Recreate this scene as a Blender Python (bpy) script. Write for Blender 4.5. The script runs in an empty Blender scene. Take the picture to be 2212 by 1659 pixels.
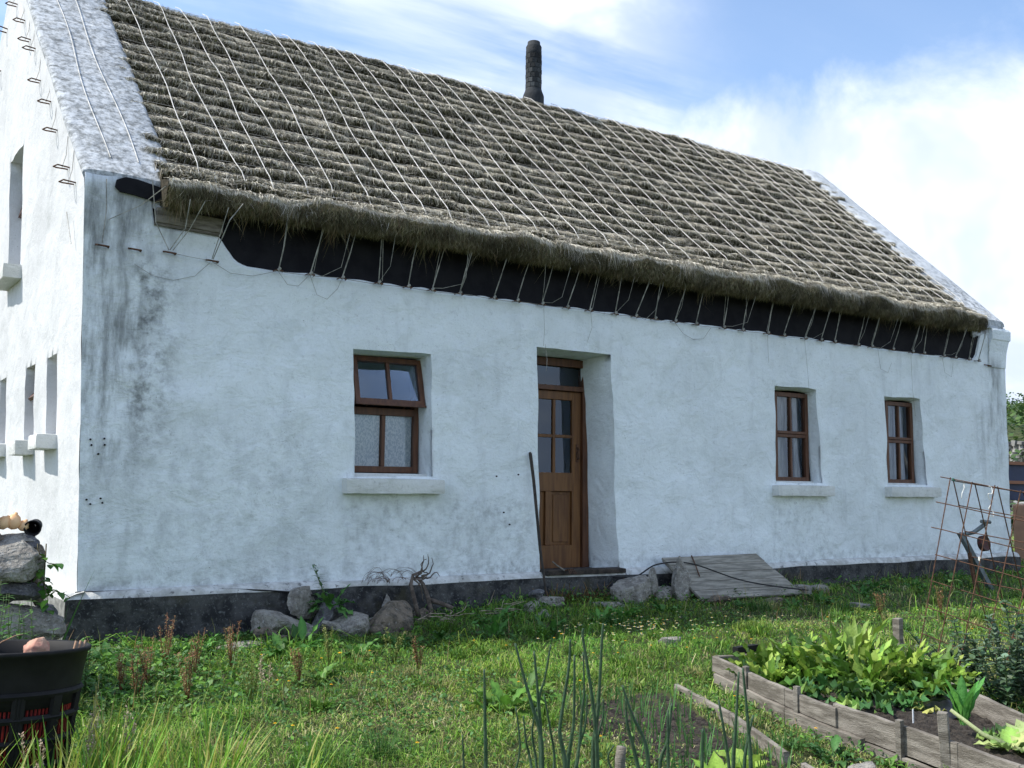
import bpy, math, random
import numpy as np
from mathutils import Vector, Matrix
C = bpy.context.scene.collection
SC = bpy.context.scene
R = math.radians
# ------------------------------------------------------------------ camera
cam_d = bpy.data.cameras.new('camera'); cam = bpy.data.objects.new('camera', cam_d); C.objects.link(cam)
SC.camera = cam
cam_d.sensor_width = 36; cam_d.lens = 36 * 2170 / 2212.0
cam_d.clip_start = 0.05; cam_d.clip_end = 3000
CX = Vector((.8428, -.5372, .0101)).normalized(); CU = Vector((-.0645, -.0827, .9945)); CU = (CU - CU.dot(CX) * CX).normalized(); CB = CX.cross(CU)
cam.matrix_world = Matrix(((CX.x, CU.x, CB.x, -1.441), (CX.y, CU.y, CB.y, -8.630), (CX.z, CU.z, CB.z, .850), (0, 0, 0, 1)))
# ------------------------------------------------------------------ sky, sun, exposure
SC.view_settings.view_transform = 'Standard'; SC.view_settings.look = 'None'
SC.view_settings.exposure = 0.83; SC.view_settings.gamma = 1
SUNV = Vector((-.72, .35, 1.0)).normalized()
w = bpy.data.worlds.new("World"); SC.world = w; w.use_nodes = True
nt = w.node_tree; nt.nodes.clear(); N = nt.nodes.new; L = nt.links.new
out = N('ShaderNodeOutputWorld'); bg = N('ShaderNodeBackground'); L(bg.outputs[0], out.inputs[0]); bg.inputs[1].default_value = 0.15
sky = N('ShaderNodeTexSky'); sky.sky_type = 'NISHITA'; sky.sun_disc = False
sky.sun_elevation = math.asin(SUNV.z); sky.sun_rotation = math.atan2(SUNV.x, SUNV.y) % (2 * math.pi)
sky.air_density = 1.0; sky.dust_density = 0.6; sky.ozone_density = 1.6; sky.altitude = 0
tc = N('ShaderNodeTexCoord')
def mth(op, a, b=None, c=None, clamp=False):
    n = N('ShaderNodeMath'); n.operation = op; n.use_clamp = clamp
    for i, v in enumerate((a, b, c)):
        if v is None: continue
        if hasattr(v, 'default_value') or hasattr(v, 'links'): L(v, n.inputs[i])
        else: n.inputs[i].default_value = v
    return n.outputs[0]
sep = N('ShaderNodeSeparateXYZ'); L(tc.outputs['Generated'], sep.inputs[0])
zc = mth('ADD', mth('MAXIMUM', sep.outputs[2], 0.0), 0.08)
comb = N('ShaderNodeCombineXYZ'); L(mth('DIVIDE', sep.outputs[0], zc), comb.inputs[0]); L(mth('DIVIDE', sep.outputs[1], zc), comb.inputs[1])
def noise(vec, scale, detail, rough=.55, dist=0.0):
    n = N('ShaderNodeTexNoise'); L(vec, n.inputs['Vector']); n.inputs['Scale'].default_value = scale; n.inputs['Detail'].default_value = detail
    n.inputs['Roughness'].default_value = rough; n.inputs['Distortion'].default_value = dist; return n.outputs['Fac']
mp = N('ShaderNodeMapping'); L(comb.outputs[0], mp.inputs[0]); mp.inputs['Rotation'].default_value = (0, 0, R(-68)); mp.inputs['Scale'].default_value = (0.42, 2.6, 1); 
mp0 = N('ShaderNodeVectorMath'); mp0.operation = 'ADD'; L(mp.outputs[0], mp0.inputs[0]); mp0.inputs[1].default_value = (3.1, 7.4, 0)
mp2 = N('ShaderNodeVectorMath'); mp2.operation = 'ADD'; L(comb.outputs[0], mp2.inputs[0]); mp2.inputs[1].default_value = (5.3, 1.2, 0)
def mrange(v, a, b, c=0, d=1):
    n = N('ShaderNodeMapRange'); n.interpolation_type = 'SMOOTHSTEP'; L(v, n.inputs[0])
    for i, q in enumerate((a, b, c, d)): n.inputs[i + 1].default_value = q
    return n.outputs[0]
wisp = mrange(noise(mp0.outputs[0], 1.15, 7, .56, .35), .37, .62)
wispreg = mrange(noise(mp2.outputs[0], .75, 2), .34, .54)
vm = N('ShaderNodeVectorMath'); vm.operation = 'DOT_PRODUCT'; L(tc.outputs['Generated'], vm.inputs[0]); vm.inputs[1].default_value = (.388, .088, -.918)
# clear gap of sky towards the upper right of the view
vg = N('ShaderNodeVectorMath'); vg.operation = 'DOT_PRODUCT'; L(tc.outputs['Generated'], vg.inputs[0]); vg.inputs[1].default_value = (.751, .482, .451)
gap = mrange(vg.outputs['Value'], .95, .985, 1, .06)
big = mrange(mth('ADD', vm.outputs['Value'], mth('MULTIPLY', mth('SUBTRACT', noise(tc.outputs['Generated'], 5.0, 8, .6, .3), .5), .22)), -.030, .055)
lowhaze = mrange(sep.outputs[2], 0.02, .42, .42, 0)
wm = mth('MULTIPLY', mth('MULTIPLY', wisp, mth('ADD', mth('MULTIPLY', wispreg, .45), .55)), gap)
mask = mth('MAXIMUM', mth('MAXIMUM', mth('MULTIPLY', wm, .85), big), lowhaze)
cc = N('ShaderNodeMixRGB'); L(mrange(noise(tc.outputs['Generated'], 4.0, 5, .6, .5), .42, .62), cc.inputs[0])
cc.inputs[1].default_value = (3.1, 3.55, 4.4, 1); cc.inputs[2].default_value = (4.9, 5.1, 5.3, 1)
mx = N('ShaderNodeMixRGB'); L(mask, mx.inputs[0]); 
tint = N('ShaderNodeMixRGB'); tint.blend_type = 'MULTIPLY'; tint.inputs[0].default_value = 1; L(sky.outputs[0], tint.inputs[1]); tint.inputs[2].default_value = (1.0, 1.0, 1.0, 1)
L(tint.outputs[0], mx.inputs[1]); L(cc.outputs[0], mx.inputs[2]); L(mx.outputs[0], bg.inputs[0])
sl = bpy.data.lights.new('sun', 'SUN'); sl.energy = 3.2; sl.angle = R(.5); sl.color = (1, .955, .87)
so = bpy.data.objects.new('sun', sl); C.objects.link(so); so.rotation_euler = SUNV.to_track_quat('Z', 'Y').to_euler(); so.location = (-7, 4, 12)
try:
    SC.cycles.max_bounces = 6; SC.cycles.transparent_max_bounces = 8; SC.cycles.diffuse_bounces = 4
except Exception: pass
rng = np.random.default_rng(11); random.seed(5)
U = random.uniform
# ------------------------------------------------------------------ noise
def _h(ix, iy, iz, seed):
    n = (ix.astype(np.int64) * 374761393 + iy.astype(np.int64) * 668265263 + iz.astype(np.int64) * 2147483647 + seed * 974634777) & 0xffffffff
    n = ((n ^ (n >> 13)) * 1274126177) & 0xffffffff
    return ((n ^ (n >> 16)) & 0xffff) / 65535.0
def vn(x, y=0, z=0, seed=0):
    x, y, z = np.broadcast_arrays(np.asarray(x, float), np.asarray(y, float), np.asarray(z, float))
    ix, iy, iz = np.floor(x), np.floor(y), np.floor(z); fx, fy, fz = x - ix, y - iy, z - iz
    fx, fy, fz = [t * t * (3 - 2 * t) for t in (fx, fy, fz)]
    r = 0
    for a in (0, 1):
        for b in (0, 1):
            for c in (0, 1):
                r = r + _h(ix + a, iy + b, iz + c, seed) * (fx if a else 1 - fx) * (fy if b else 1 - fy) * (fz if c else 1 - fz)
    return r * 2 - 1
def fbm(x, y=0, z=0, seed=0, o=3):
    r = 0; a = 1; t = 0
    for i in range(o):
        r = r + a * vn(np.asarray(x) * 2 ** i, np.asarray(y) * 2 ** i, np.asarray(z) * 2 ** i, seed + i); t += a; a *= .5
    return r / t
# ------------------------------------------------------------------ mesh helpers
def mesh_np(name, V, loops, starts, cols=None, smooth=False):
    me = bpy.data.meshes.new(name); V = np.asarray(V, np.float32); loops = np.asarray(loops, np.int32); starts = np.asarray(starts, np.int32)
    me.vertices.add(len(V)); me.vertices.foreach_set('co', V.ravel())
    me.loops.add(len(loops)); me.loops.foreach_set('vertex_index', loops)
    me.polygons.add(len(starts)); me.polygons.foreach_set('loop_start', starts)
    if smooth: me.polygons.foreach_set('use_smooth', np.ones(len(starts), bool))
    if cols is not None:
        at = me.color_attributes.new('col', 'FLOAT_COLOR', 'POINT'); c4 = np.ones((len(V), 4), np.float32); c4[:, :3] = cols
        at.data.foreach_set('color', c4.ravel())
    me.update(calc_edges=True); me.validate()
    return me
class MB:
    def __init__(s): s.v = []; s.f = []; s.c = []
    def add(s, vs, fs, col=(.5, .5, .5)):
        o = len(s.v); s.v += [tuple(p) for p in vs]; s.f += [tuple(i + o for i in f) for f in fs]
        if isinstance(col, list): s.c += col
        else: s.c += [col] * len(vs)
    def box(s, c, d, rz=0, m=None, col=(.5, .5, .5), jit=0):
        vs = []
        for i in range(8):
            p = Vector(((.5 if i & 1 else -.5) * d[0] + U(-jit, jit), (.5 if i & 2 else -.5) * d[1] + U(-jit, jit), (.5 if i & 4 else -.5) * d[2] + U(-jit, jit)))
            p = (m @ p) if m is not None else Matrix.Rotation(rz, 3, 'Z') @ p
            vs.append(p + Vector(c))
        s.add(vs, [(0, 2, 3, 1), (4, 5, 7, 6), (0, 1, 5, 4), (2, 6, 7, 3), (0, 4, 6, 2), (1, 3, 7, 5)], col)
    def tube(s, pts, r, n=6, col=(.5, .5, .5), cap=True, flat=1.0):
        pts = [Vector(p) for p in pts]; rr = [float(q) for q in r] if hasattr(r, '__len__') else [float(r)] * len(pts); vs = []; fs = []; prev = None
        for i, p in enumerate(pts):
            t = (pts[min(i + 1, len(pts) - 1)] - pts[max(i - 1, 0)])
            t = t.normalized() if t.length > 1e-9 else Vector((0, 0, 1))
            if prev is None:
                a = Vector((0, 0, 1)) if abs(t.z) < .9 else Vector((1, 0, 0)); u = t.cross(a).normalized()
            else: u = (prev - prev.dot(t) * t).normalized()
            prev = u; v = t.cross(u)
            for k in range(n): a = 2 * math.pi * k / n; vs.append(p + rr[i] * (math.cos(a) * u + flat * math.sin(a) * v))
        for i in range(len(pts) - 1):
            for k in range(n): k2 = (k + 1) % n; fs.append((i * n + k, i * n + k2, (i + 1) * n + k2, (i + 1) * n + k))
        if cap: fs += [tuple(range(n - 1, -1, -1)), tuple((len(pts) - 1) * n + k for k in range(n))]
        s.add(vs, fs, col)
    def lathe(s, c, prof, n=24, col=(.5, .5, .5), m=None):
        vs = []; fs = []
        for r, z in prof:
            for k in range(n):
                a = 2 * math.pi * k / n; p = Vector((r * math.cos(a), r * math.sin(a), z)); p = (m @ p) if m is not None else p
                vs.append(p + Vector(c))
        for i in range(len(prof) - 1):
            for k in range(n): k2 = (k + 1) % n; fs.append((i * n + k, i * n + k2, (i + 1) * n + k2, (i + 1) * n + k))
        s.add(vs, fs, col)
    def grid(s, P, col=(.5, .5, .5), flip=False):
        nu, nv = P.shape[:2]; o = len(s.v); s.v += [tuple(p) for p in P.reshape(-1, 3).tolist()]; s.c += [col] * (nu * nv)
        for i in range(nu - 1):
            for j in range(nv - 1):
                q = (o + i * nv + j, o + (i + 1) * nv + j, o + (i + 1) * nv + j + 1, o + i * nv + j + 1); s.f.append(q[::-1] if flip else q)
    def leaf(s, base, az, ln, wd, el=60, droop=60, fold=.25, col=(.1, .25, .05), n=6, wave=0., shape=0, tip=None, stalk=0., side=0.):
        az = float(az)
        b = Vector(base); p = b.copy(); vs = []; fs = []; cs = []; dl = ln / n; az0 = az
        for i in range(n + 1):
            t = i / n; e = R(el - droop * t); az_ = az0 + side * t
            d = Vector((math.cos(e) * math.cos(az_), math.cos(e) * math.sin(az_), math.sin(e))); sv = Vector((-math.sin(az_), math.cos(az_), 0)); up = sv.cross(d) * -1
            if i: p = p + d * dl
            tt = max(0, (t - stalk) / (1 - stalk))
            if shape == 0: wv = math.sin(math.pi * min(1, tt ** .75 * .97 + .03))
            elif shape == 1: wv = (min(1, tt * 2.2 + .12)) * (1 - tt ** 3) ** .7         # strap / romaine
            else: wv = (1 - tt) ** .8 * min(1, .6 + tt)                                   # blade
            wv = max(wv * wd * .5, .003 if t < 1 else .0005)
            wz = wave * wv * (1 if i % 2 else -1)
            vs += [p + sv * wv + up * (fold * wv + wz * U(.5, 1.2)), p, p - sv * wv + up * (fold * wv - wz * U(.5, 1.2))]
            cc_ = [c * (1 + .12 * t) for c in (tip if (tip and t > .5) else col)]
            rib = [min(1, c * 1.5) for c in cc_] if wd > .05 else cc_
            cs += [tuple(cc_), tuple(rib), tuple(cc_)]
        for i in range(n): a = i * 3; fs += [(a, a + 1, a + 4, a + 3), (a + 1, a + 2, a + 5, a + 4)]
        s.add(vs, fs, cs)
    def mesh(s, name, smooth=False):
        me = bpy.data.meshes.new(name); me.from_pydata(s.v, [], s.f)
        at = me.color_attributes.new('col', 'FLOAT_COLOR', 'POINT'); at.data.foreach_set('color', np.hstack([np.array(s.c, np.float32), np.ones((len(s.c), 1), np.float32)]).ravel())
        if smooth: me.polygons.foreach_set('use_smooth', [True] * len(me.polygons))
        me.update(); return me
    def build(s, name, mat, parent=None, smooth=False): return link(name, s.mesh(name, smooth), mat, parent)
def link(name, me, mat, parent=None):
    o = bpy.data.objects.new(name, me); C.objects.link(o)
    if mat is not None and not me.materials: me.materials.append(mat)
    if parent is not None:
        o.parent = parent; o.matrix_parent_inverse = wmat(parent).inverted()
    return o
def wmat(p):
    b = Matrix.LocRotScale(p.location, p.rotation_euler, p.scale)
    return b if p.parent is None else wmat(p.parent) @ p.matrix_parent_inverse @ b
def copy_tree(o, parent=None):
    c = o.copy(); C.objects.link(c)
    if parent is not None: c.parent = parent
    for ch in list(o.children): copy_tree(ch, c)
    return c
def tag(o, label=None, cat=None, group=None, kind=None):
    if label: o['label'] = label
    if cat: o['category'] = cat
    if group: o['group'] = group
    if kind: o['kind'] = kind
    return o
def thing(name, label, cat, loc=(0, 0, 0), group=None):
    o = bpy.data.objects.new(name, None); C.objects.link(o); o.location = loc; o.empty_display_size = .2
    return tag(o, label, cat, group)
def bevel(o, wdt, seg=2):
    m = o.modifiers.new('bevel', 'BEVEL'); m.width = wdt; m.segments = seg; m.limit_method = 'ANGLE'; return o
def grid_np(name, P, mat, parent=None, flip=False, smooth=True, cols=None):
    nu, nv = P.shape[:2]; i, j = np.meshgrid(np.arange(nu - 1), np.arange(nv - 1), indexing='ij'); a = (i * nv + j).ravel()
    q = np.stack([a, a + nv, a + nv + 1, a + 1], 1)
    if flip: q = q[:, ::-1]
    me = mesh_np(name, P.reshape(-1, 3), q.ravel(), np.arange(len(q)) * 4, cols, smooth); return link(name, me, mat, parent)
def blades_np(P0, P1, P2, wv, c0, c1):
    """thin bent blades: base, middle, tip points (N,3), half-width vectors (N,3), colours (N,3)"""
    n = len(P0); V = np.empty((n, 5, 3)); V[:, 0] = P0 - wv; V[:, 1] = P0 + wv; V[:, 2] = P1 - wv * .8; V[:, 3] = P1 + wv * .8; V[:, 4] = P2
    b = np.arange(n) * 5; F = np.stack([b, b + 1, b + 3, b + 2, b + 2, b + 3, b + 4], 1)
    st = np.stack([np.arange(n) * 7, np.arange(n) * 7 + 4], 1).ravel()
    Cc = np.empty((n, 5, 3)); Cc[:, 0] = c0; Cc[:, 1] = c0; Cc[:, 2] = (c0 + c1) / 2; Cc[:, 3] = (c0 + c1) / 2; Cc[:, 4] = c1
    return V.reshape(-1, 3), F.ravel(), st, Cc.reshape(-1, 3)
# ------------------------------------------------------------------ materials
def mat(name, base=(.5, .5, .5), rough=.8, col2=None, nscale=6, detail=5, bump=0., bscale=30, attr=False, metal=0., spots=None, trans=0., lo=.35, hi=.65, stretch=None, spec=.3, bdist=.02):
    m = bpy.data.materials.new(name); m.use_nodes = True; t = m.node_tree; n = t.nodes; p = n['Principled BSDF']; lk = t.links.new
    p.inputs['Roughness'].default_value = rough; p.inputs['Metallic'].default_value = metal
    p.inputs['Specular IOR Level'].default_value = spec
    tcn = n.new('ShaderNodeTexCoord'); src = tcn.outputs['Object']
    if stretch:
        mpn = n.new('ShaderNodeMapping'); mpn.inputs['Scale'].default_value = stretch; lk(src, mpn.inputs[0]); src = mpn.outputs[0]
    def nz(sc, de=detail, ro=.6):
        q = n.new('ShaderNodeTexNoise'); lk(src, q.inputs['Vector']); q.inputs['Scale'].default_value = sc; q.inputs['Detail'].default_value = de; q.inputs['Roughness'].default_value = ro; return q.outputs['Fac']
    def mr(v, a, b, c=0., d=1.):
        q = n.new('ShaderNodeMapRange'); lk(v, q.inputs[0]); q.interpolation_type = 'SMOOTHSTEP'
        for i, z in enumerate((a, b, c, d)): q.inputs[i + 1].default_value = z
        return q.outputs[0]
    cur = None
    if attr:
        a = n.new('ShaderNodeAttribute'); a.attribute_name = 'col'; cur = a.outputs['Color']
    def mix(fac, a, b, bt='MIX'):
        q = n.new('ShaderNodeMixRGB'); q.blend_type = bt
        if isinstance(fac, float): q.inputs[0].default_value = fac
        else: lk(fac, q.inputs[0])
        for i, z in ((1, a), (2, b)):
            if isinstance(z, tuple): q.inputs[i].default_value = (*z, 1)
            else: lk(z, q.inputs[i])
        return q.outputs[0]
    if col2 is not None: cur = mix(mr(nz(nscale), lo, hi), cur if cur is not None else tuple(base), tuple(col2))
    if spots is not None:
        for (sc, a, b, c, f) in spots:
            cur = mix(mr(nz(sc, 6, .7), a, b, 0, f), cur if cur is not None else tuple(base), tuple(c))
    if cur is not None: lk(cur, p.inputs['Base Color'])
    else: p.inputs['Base Color'].default_value = (*base, 1)
    if bump:
        bn = n.new('ShaderNodeBump'); bn.inputs['Strength'].default_value = bump; bn.inputs['Distance'].default_value = bdist; lk(nz(bscale, 6), bn.inputs['Height']); lk(bn.outputs[0], p.inputs['Normal'])
    if trans:
        tr = n.new('ShaderNodeBsdfTranslucent'); ms = n.new('ShaderNodeMixShader'); ms.inputs[0].default_value = trans
        if cur is not None: lk(cur, tr.inputs[0])
        else: tr.inputs[0].default_value = (*base, 1)
        lk(p.outputs[0], ms.inputs[1]); lk(tr.outputs[0], ms.inputs[2]); lk(ms.outputs[0], n['Material Output'].inputs[0])
    m['_nz'] = 1
    return m
def wall_mat(name, base, stainx=None, grunge=0.38, streak=.48, bk=1.):
    """limewashed plaster: soft grey weathering, fine cracks, mould patches placed where the wall has them"""
    m = bpy.data.materials.new(name); m.use_nodes = True; t = m.node_tree; n = t.nodes; p = n['Principled BSDF']; lk = t.links.new
    p.inputs['Roughness'].default_value = .9; p.inputs['Specular IOR Level'].default_value = .15
    tcn = n.new('ShaderNodeTexCoord'); src = tcn.outputs['Object']
    def nz(sc, de=5, ro=.6, vec=src, di=0.):
        q = n.new('ShaderNodeTexNoise'); lk(vec, q.inputs['Vector']); q.inputs['Scale'].default_value = sc; q.inputs['Detail'].default_value = de; q.inputs['Roughness'].default_value = ro; q.inputs['Distortion'].default_value = di; return q.outputs['Fac']
    def mr(v, a, b, c=0., d=1.):
        q = n.new('ShaderNodeMapRange'); lk(v, q.inputs[0]); q.interpolation_type = 'SMOOTHSTEP'
        for i, z in enumerate((a, b, c, d)): q.inputs[i + 1].default_value = z
        return q.outputs[0]
    def mm(op, a, b):
        q = n.new('ShaderNodeMath'); q.operation = op
        for i, z in enumerate((a, b)):
            if isinstance(z, (int, float)): q.inputs[i].default_value = z
            else: lk(z, q.inputs[i])
        return q.outputs[0]
    def mix(fac, a, b):
        q = n.new('ShaderNodeMixRGB')
        if isinstance(fac, float): q.inputs[0].default_value = fac
        else: lk(fac, q.inputs[0])
        for i, z in ((1, a), (2, b)):
            if isinstance(z, tuple): q.inputs[i].default_value = (*z, 1)
            else: lk(z, q.inputs[i])
        return q.outputs[0]
    mpn = n.new('ShaderNodeMapping'); mpn.inputs['Scale'].default_value = (1, 1, .22); lk(src, mpn.inputs[0])
    sx = n.new('ShaderNodeSeparateXYZ'); lk(src, sx.inputs[0])
    c = mix(mr(nz(.9, 4), .35, .7, 0, .55), base, tuple(b * .80 for b in base))
    c = mix(mr(nz(5.0, 5, .6, mpn.outputs[0]), .5, .8, 0, streak), c, tuple(b * .58 for b in base))
    c = mix(mr(nz(16, 6, .7), .56, .72, 0, grunge), c, tuple(b * .45 for b in base)); c = mix(mr(nz(48, 5, .75), .52, .70, 0, .35), c, tuple(b * .62 for b in base)); c = mix(mr(nz(2.6, 6, .7, src, .8), .50, .72, 0, .40), c, (base[0] * .66, base[1] * .68, base[2] * .66))
    crk = nz(3.2, 5, .6, src, 1.2); ab = mm('ABSOLUTE', mm('SUBTRACT', crk, .5), 0)
    c = mix(mm('MULTIPLY', mr(ab, .0, .006, .5, 0), mr(nz(1.7, 3), .52, .62)), c, tuple(b * .5 for b in base))
    sp = nz(70, 2, .5); c = mix(mm('MULTIPLY', mr(sp, .70, .76, 0, .8), mr(nz(2.2, 2), .45, .6)), c, (.10, .10, .09))
    if stainx:
        for (x0, x1, z0, z1, amt, sc) in stainx:
            fx = mm('MULTIPLY', mr(sx.outputs[0], x0 - .12, x0 + .12), mr(sx.outputs[0], x1 - .2, x1 + .2, 1, 0))
            fz = mm('MULTIPLY', mr(sx.outputs[2], z0 - .5, z0 + .5), mr(sx.outputs[2], z1 - .15, z1 + .15, 1, 0))
            f = mm('MULTIPLY', mm('MULTIPLY', fx, fz), mr(nz(sc, 8, .68, mpn.outputs[0] if sc < 6 else src), .40, .68, 0, amt))
            c = mix(f, c, (.085, .09, .085))
    lk(c, p.inputs['Base Color'])
    b1 = n.new('ShaderNodeBump'); b1.inputs['Strength'].default_value = .75 * bk; b1.inputs['Distance'].default_value = .055; lk(nz(3.3, 5, .55, src, .4), b1.inputs['Height'])
    b2 = n.new('ShaderNodeBump'); mp3 = n.new('ShaderNodeMapping'); mp3.inputs['Scale'].default_value = (.55, .55, 1.3); lk(src, mp3.inputs[0]); b2.inputs['Strength'].default_value = .6 * bk; b2.inputs['Distance'].default_value = .012; lk(nz(17, 7, .68, mp3.outputs[0], .6), b2.inputs['Height']); lk(b1.outputs[0], b2.inputs['Normal'])
    lk(b2.outputs[0], p.inputs['Normal'])
    return m
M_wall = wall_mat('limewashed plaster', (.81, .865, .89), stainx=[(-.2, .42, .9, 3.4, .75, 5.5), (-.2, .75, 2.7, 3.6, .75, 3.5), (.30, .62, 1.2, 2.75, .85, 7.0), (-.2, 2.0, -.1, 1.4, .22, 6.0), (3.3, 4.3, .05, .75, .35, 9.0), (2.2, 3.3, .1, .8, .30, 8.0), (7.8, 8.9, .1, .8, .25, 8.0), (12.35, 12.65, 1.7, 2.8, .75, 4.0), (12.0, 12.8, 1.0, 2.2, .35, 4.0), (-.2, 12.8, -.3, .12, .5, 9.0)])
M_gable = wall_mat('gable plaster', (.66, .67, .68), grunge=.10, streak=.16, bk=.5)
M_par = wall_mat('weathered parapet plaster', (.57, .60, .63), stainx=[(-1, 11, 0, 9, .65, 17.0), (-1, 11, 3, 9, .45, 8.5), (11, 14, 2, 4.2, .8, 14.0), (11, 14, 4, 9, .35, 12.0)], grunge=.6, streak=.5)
M_sill = wall_mat('painted sill', (.68, .69, .67), grunge=.5)
M_plinth = mat('tarred plinth', (.020, .021, .024), .85, (.075, .075, .075), 7, 8, bump=.8, bscale=18, spots=[(38, .54, .66, (.17, .18, .18), .65), (9, .55, .68, (.12, .12, .12), .5), (2.0, .55, .7, (.055, .05, .025), .6)])
M_ledge = mat('painted ledge', (.62, .63, .62), .9, (.40, .40, .38), 9, 6, bump=.5, bscale=22, spots=[(12, .56, .66, (.10, .10, .10), .8)])
M_black = mat('tar paper', (.006, .006, .009), .75, (.012, .012, .015), 5, 4, bump=.3, bscale=9, spec=.15)
M_straw = mat('dry straw', attr=True, rough=.8, spec=.2)
M_thbase = mat('packed thatch', (.070, .058, .038), .95, (.022, .020, .010), 30, 5, bump=.9, bscale=60, stretch=(2.5, .7, .7))  # base colour kept dark so gaps between straws read as shadow
M_rope = mat('pale rope', (.78, .76, .72), .85, (.50, .49, .45), 14, 4)
M_cord = mat('cord', (.42, .41, .37), .85, (.20, .20, .18), 14, 4)
M_wire = mat('grey wire', (.30, .29, .27), .6, spec=.4)
M_rust = mat('rusty steel', (.065, .038, .027), .75, (.15, .075, .045), 40, 4, metal=.3)
M_wood = mat('varnished wood', (.125, .050, .023), .45, (.07, .028, .014), 5, 7, bump=.15, bscale=50, stretch=(6, 6, .7), spec=.4)
M_door = mat('varnished door wood', (.19, .085, .028), .45, (.11, .045, .016), 4, 8, bump=.15, bscale=50, stretch=(7, 7, .6), spec=.4)
M_greyw = mat('weathered timber', (.27, .245, .21), .9, (.13, .115, .095), 3.2, 9, bump=.6, bscale=26, stretch=(1.5, 1.5, 9), lo=.38, hi=.62)
M_panel = mat('grey plank timber', (.34, .32, .275), .9, (.19, .18, .155), 3.2, 9, bump=.5, bscale=26, stretch=(1.2, 9, 9), lo=.38, hi=.62, spots=[(3, .55, .7, (.17, .14, .09), .5)])
M_curtain = mat('lace curtain', (.90, .94, .97), 1.0, (.62, .70, .76), 75, 1, stretch=(1, 1, .55), trans=.3, lo=.47, hi=.53)
M_net = mat('white curtain', (.80, .82, .84), .95, (.42, .44, .47), 5, 3, stretch=(9, 9, .6), trans=.3)
M_dark = mat('unlit interior black', (.02, .02, .024), .9)
M_soil = mat('garden soil', (.026, .021, .017), .97, (.062, .052, .043), 22, 9, bump=1.0, bscale=45, spots=[(55, .62, .7, (.20, .18, .16), .6)], bdist=.03)
M_ground = mat('turf', (.045, .062, .020), .97, (.085, .088, .035), 6, 8, bump=1.0, bscale=30, spots=[(1.2, .5, .7, (.12, .11, .055), .6)], bdist=.05)
M_leaf = mat('leaf', attr=True, rough=.5, trans=.28, spec=.35, bump=.5, bscale=55, bdist=.01, spots=[(38, .5, .72, (.03, .07, .015), .45)])
M_grass = mat('grass blades', attr=True, rough=.6, trans=.3, spec=.25)
M_rock = mat('limestone', (.37, .35, .31), .92, (.20, .185, .165), 13, 9, bump=1.0, bscale=38, spots=[(30, .54, .64, (.42, .42, .40), .75), (17, .58, .70, (.06, .065, .045), .75)], bdist=.04)
M_rockb = mat('brown stone', (.25, .205, .155), .92, (.09, .08, .065), 13, 9, bump=1.0, bscale=38, spots=[(28, .56, .66, (.33, .31, .27), .7)], bdist=.04)
M_rockd = mat('dark blue stone', (.09, .09, .10), .9, (.19, .19, .20), 15, 9, bump=1.0, bscale=38, spots=[(30, .56, .66, (.34, .34, .35), .6)], bdist=.04)
M_tub = mat('black plastic', (.007, .007, .008), .62, (.012, .012, .013), 9, 3, spec=.2)
M_red = mat('red plastic', (.24, .020, .016), .6, (.12, .012, .012), 12, 3, spec=.2)
M_chim = mat('chimney stone', (.028, .033, .038), .8, (.015, .018, .022), 9, 6, bump=.4, bscale=30)
M_flower = mat('petals', attr=True, rough=.6, trans=.2)
M_steel = mat('grey painted steel', (.17, .20, .21), .6, (.11, .125, .13), 12, 5, metal=.2)
M_blue = mat('navy paint', (.010, .022, .065), .5, (.016, .032, .085), 4, 4)
M_peach = mat('peach render', (.50, .30, .20), .85, (.42, .25, .17), 5, 5)
M_orange = mat('orange plastic', (.85, .46, .20), .45, (.90, .62, .36), 4, 3, trans=.15)
M_plast = mat('black sheet plastic', (.006, .006, .009), .34, spec=.5)
gm = bpy.data.materials.new('window glass'); gm.use_nodes = True; t = gm.node_tree; n = t.nodes; n.remove(n['Principled BSDF'])
g1 = n.new('ShaderNodeBsdfGlossy'); g1.inputs['Roughness'].default_value = .02; g1.inputs[0].default_value = (.72, .84, 1, 1); g2 = n.new('ShaderNodeBsdfTransparent'); g2.inputs[0].default_value = (.93, .95, .96, 1)
lw = n.new('ShaderNodeFresnel'); lw.inputs[0].default_value = 1.75; mxs = n.new('ShaderNodeMixShader'); t.links.new(lw.outputs[0], mxs.inputs[0]); t.links.new(g2.outputs[0], mxs.inputs[1]); t.links.new(g1.outputs[0], mxs.inputs[2]); t.links.new(mxs.outputs[0], n['Material Output'].inputs[0])
M_glass = gm
# ------------------------------------------------------------------ ground
def sstep(a, b, x): t = np.clip((np.asarray(x, float) - a) / (b - a), 0, 1); return t * t * (3 - 2 * t)
def gz(x, y):
    x = np.asarray(x, float); y = np.asarray(y, float)
    z = -.36 - .065 * (1 - sstep(2.0, 4.5, x)) * sstep(-3.5, -1.0, y) + .05 * np.clip(y + .5, -6.5, 0) + .10 * sstep(1.5, 4.5, x) * np.exp(-np.minimum(y, 0) ** 2 / .45)
    z = z + .03 * fbm(x * .9, y * .9, 0, 3) * (1 - .0) + .012 * vn(x * 4, y * 4, 0, 8)
    far = sstep(22, 60, x) ; z = z + 0.0 * far
    return z
def GZ(x, y): return float(gz(x, y))
xs = np.concatenate([np.linspace(-400, -12, 12), np.linspace(-8, 16, 241), np.linspace(20, 600, 16)])
ys = np.concatenate([np.linspace(-300, -14, 10), np.linspace(-10, 3, 131), np.linspace(6, 600, 16)])
X, Y = np.meshgrid(xs, ys, indexing='ij'); P = np.stack([X, Y, gz(X, Y)], -1)
tag(grid_np('ground', P, M_ground), kind='structure')
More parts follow.
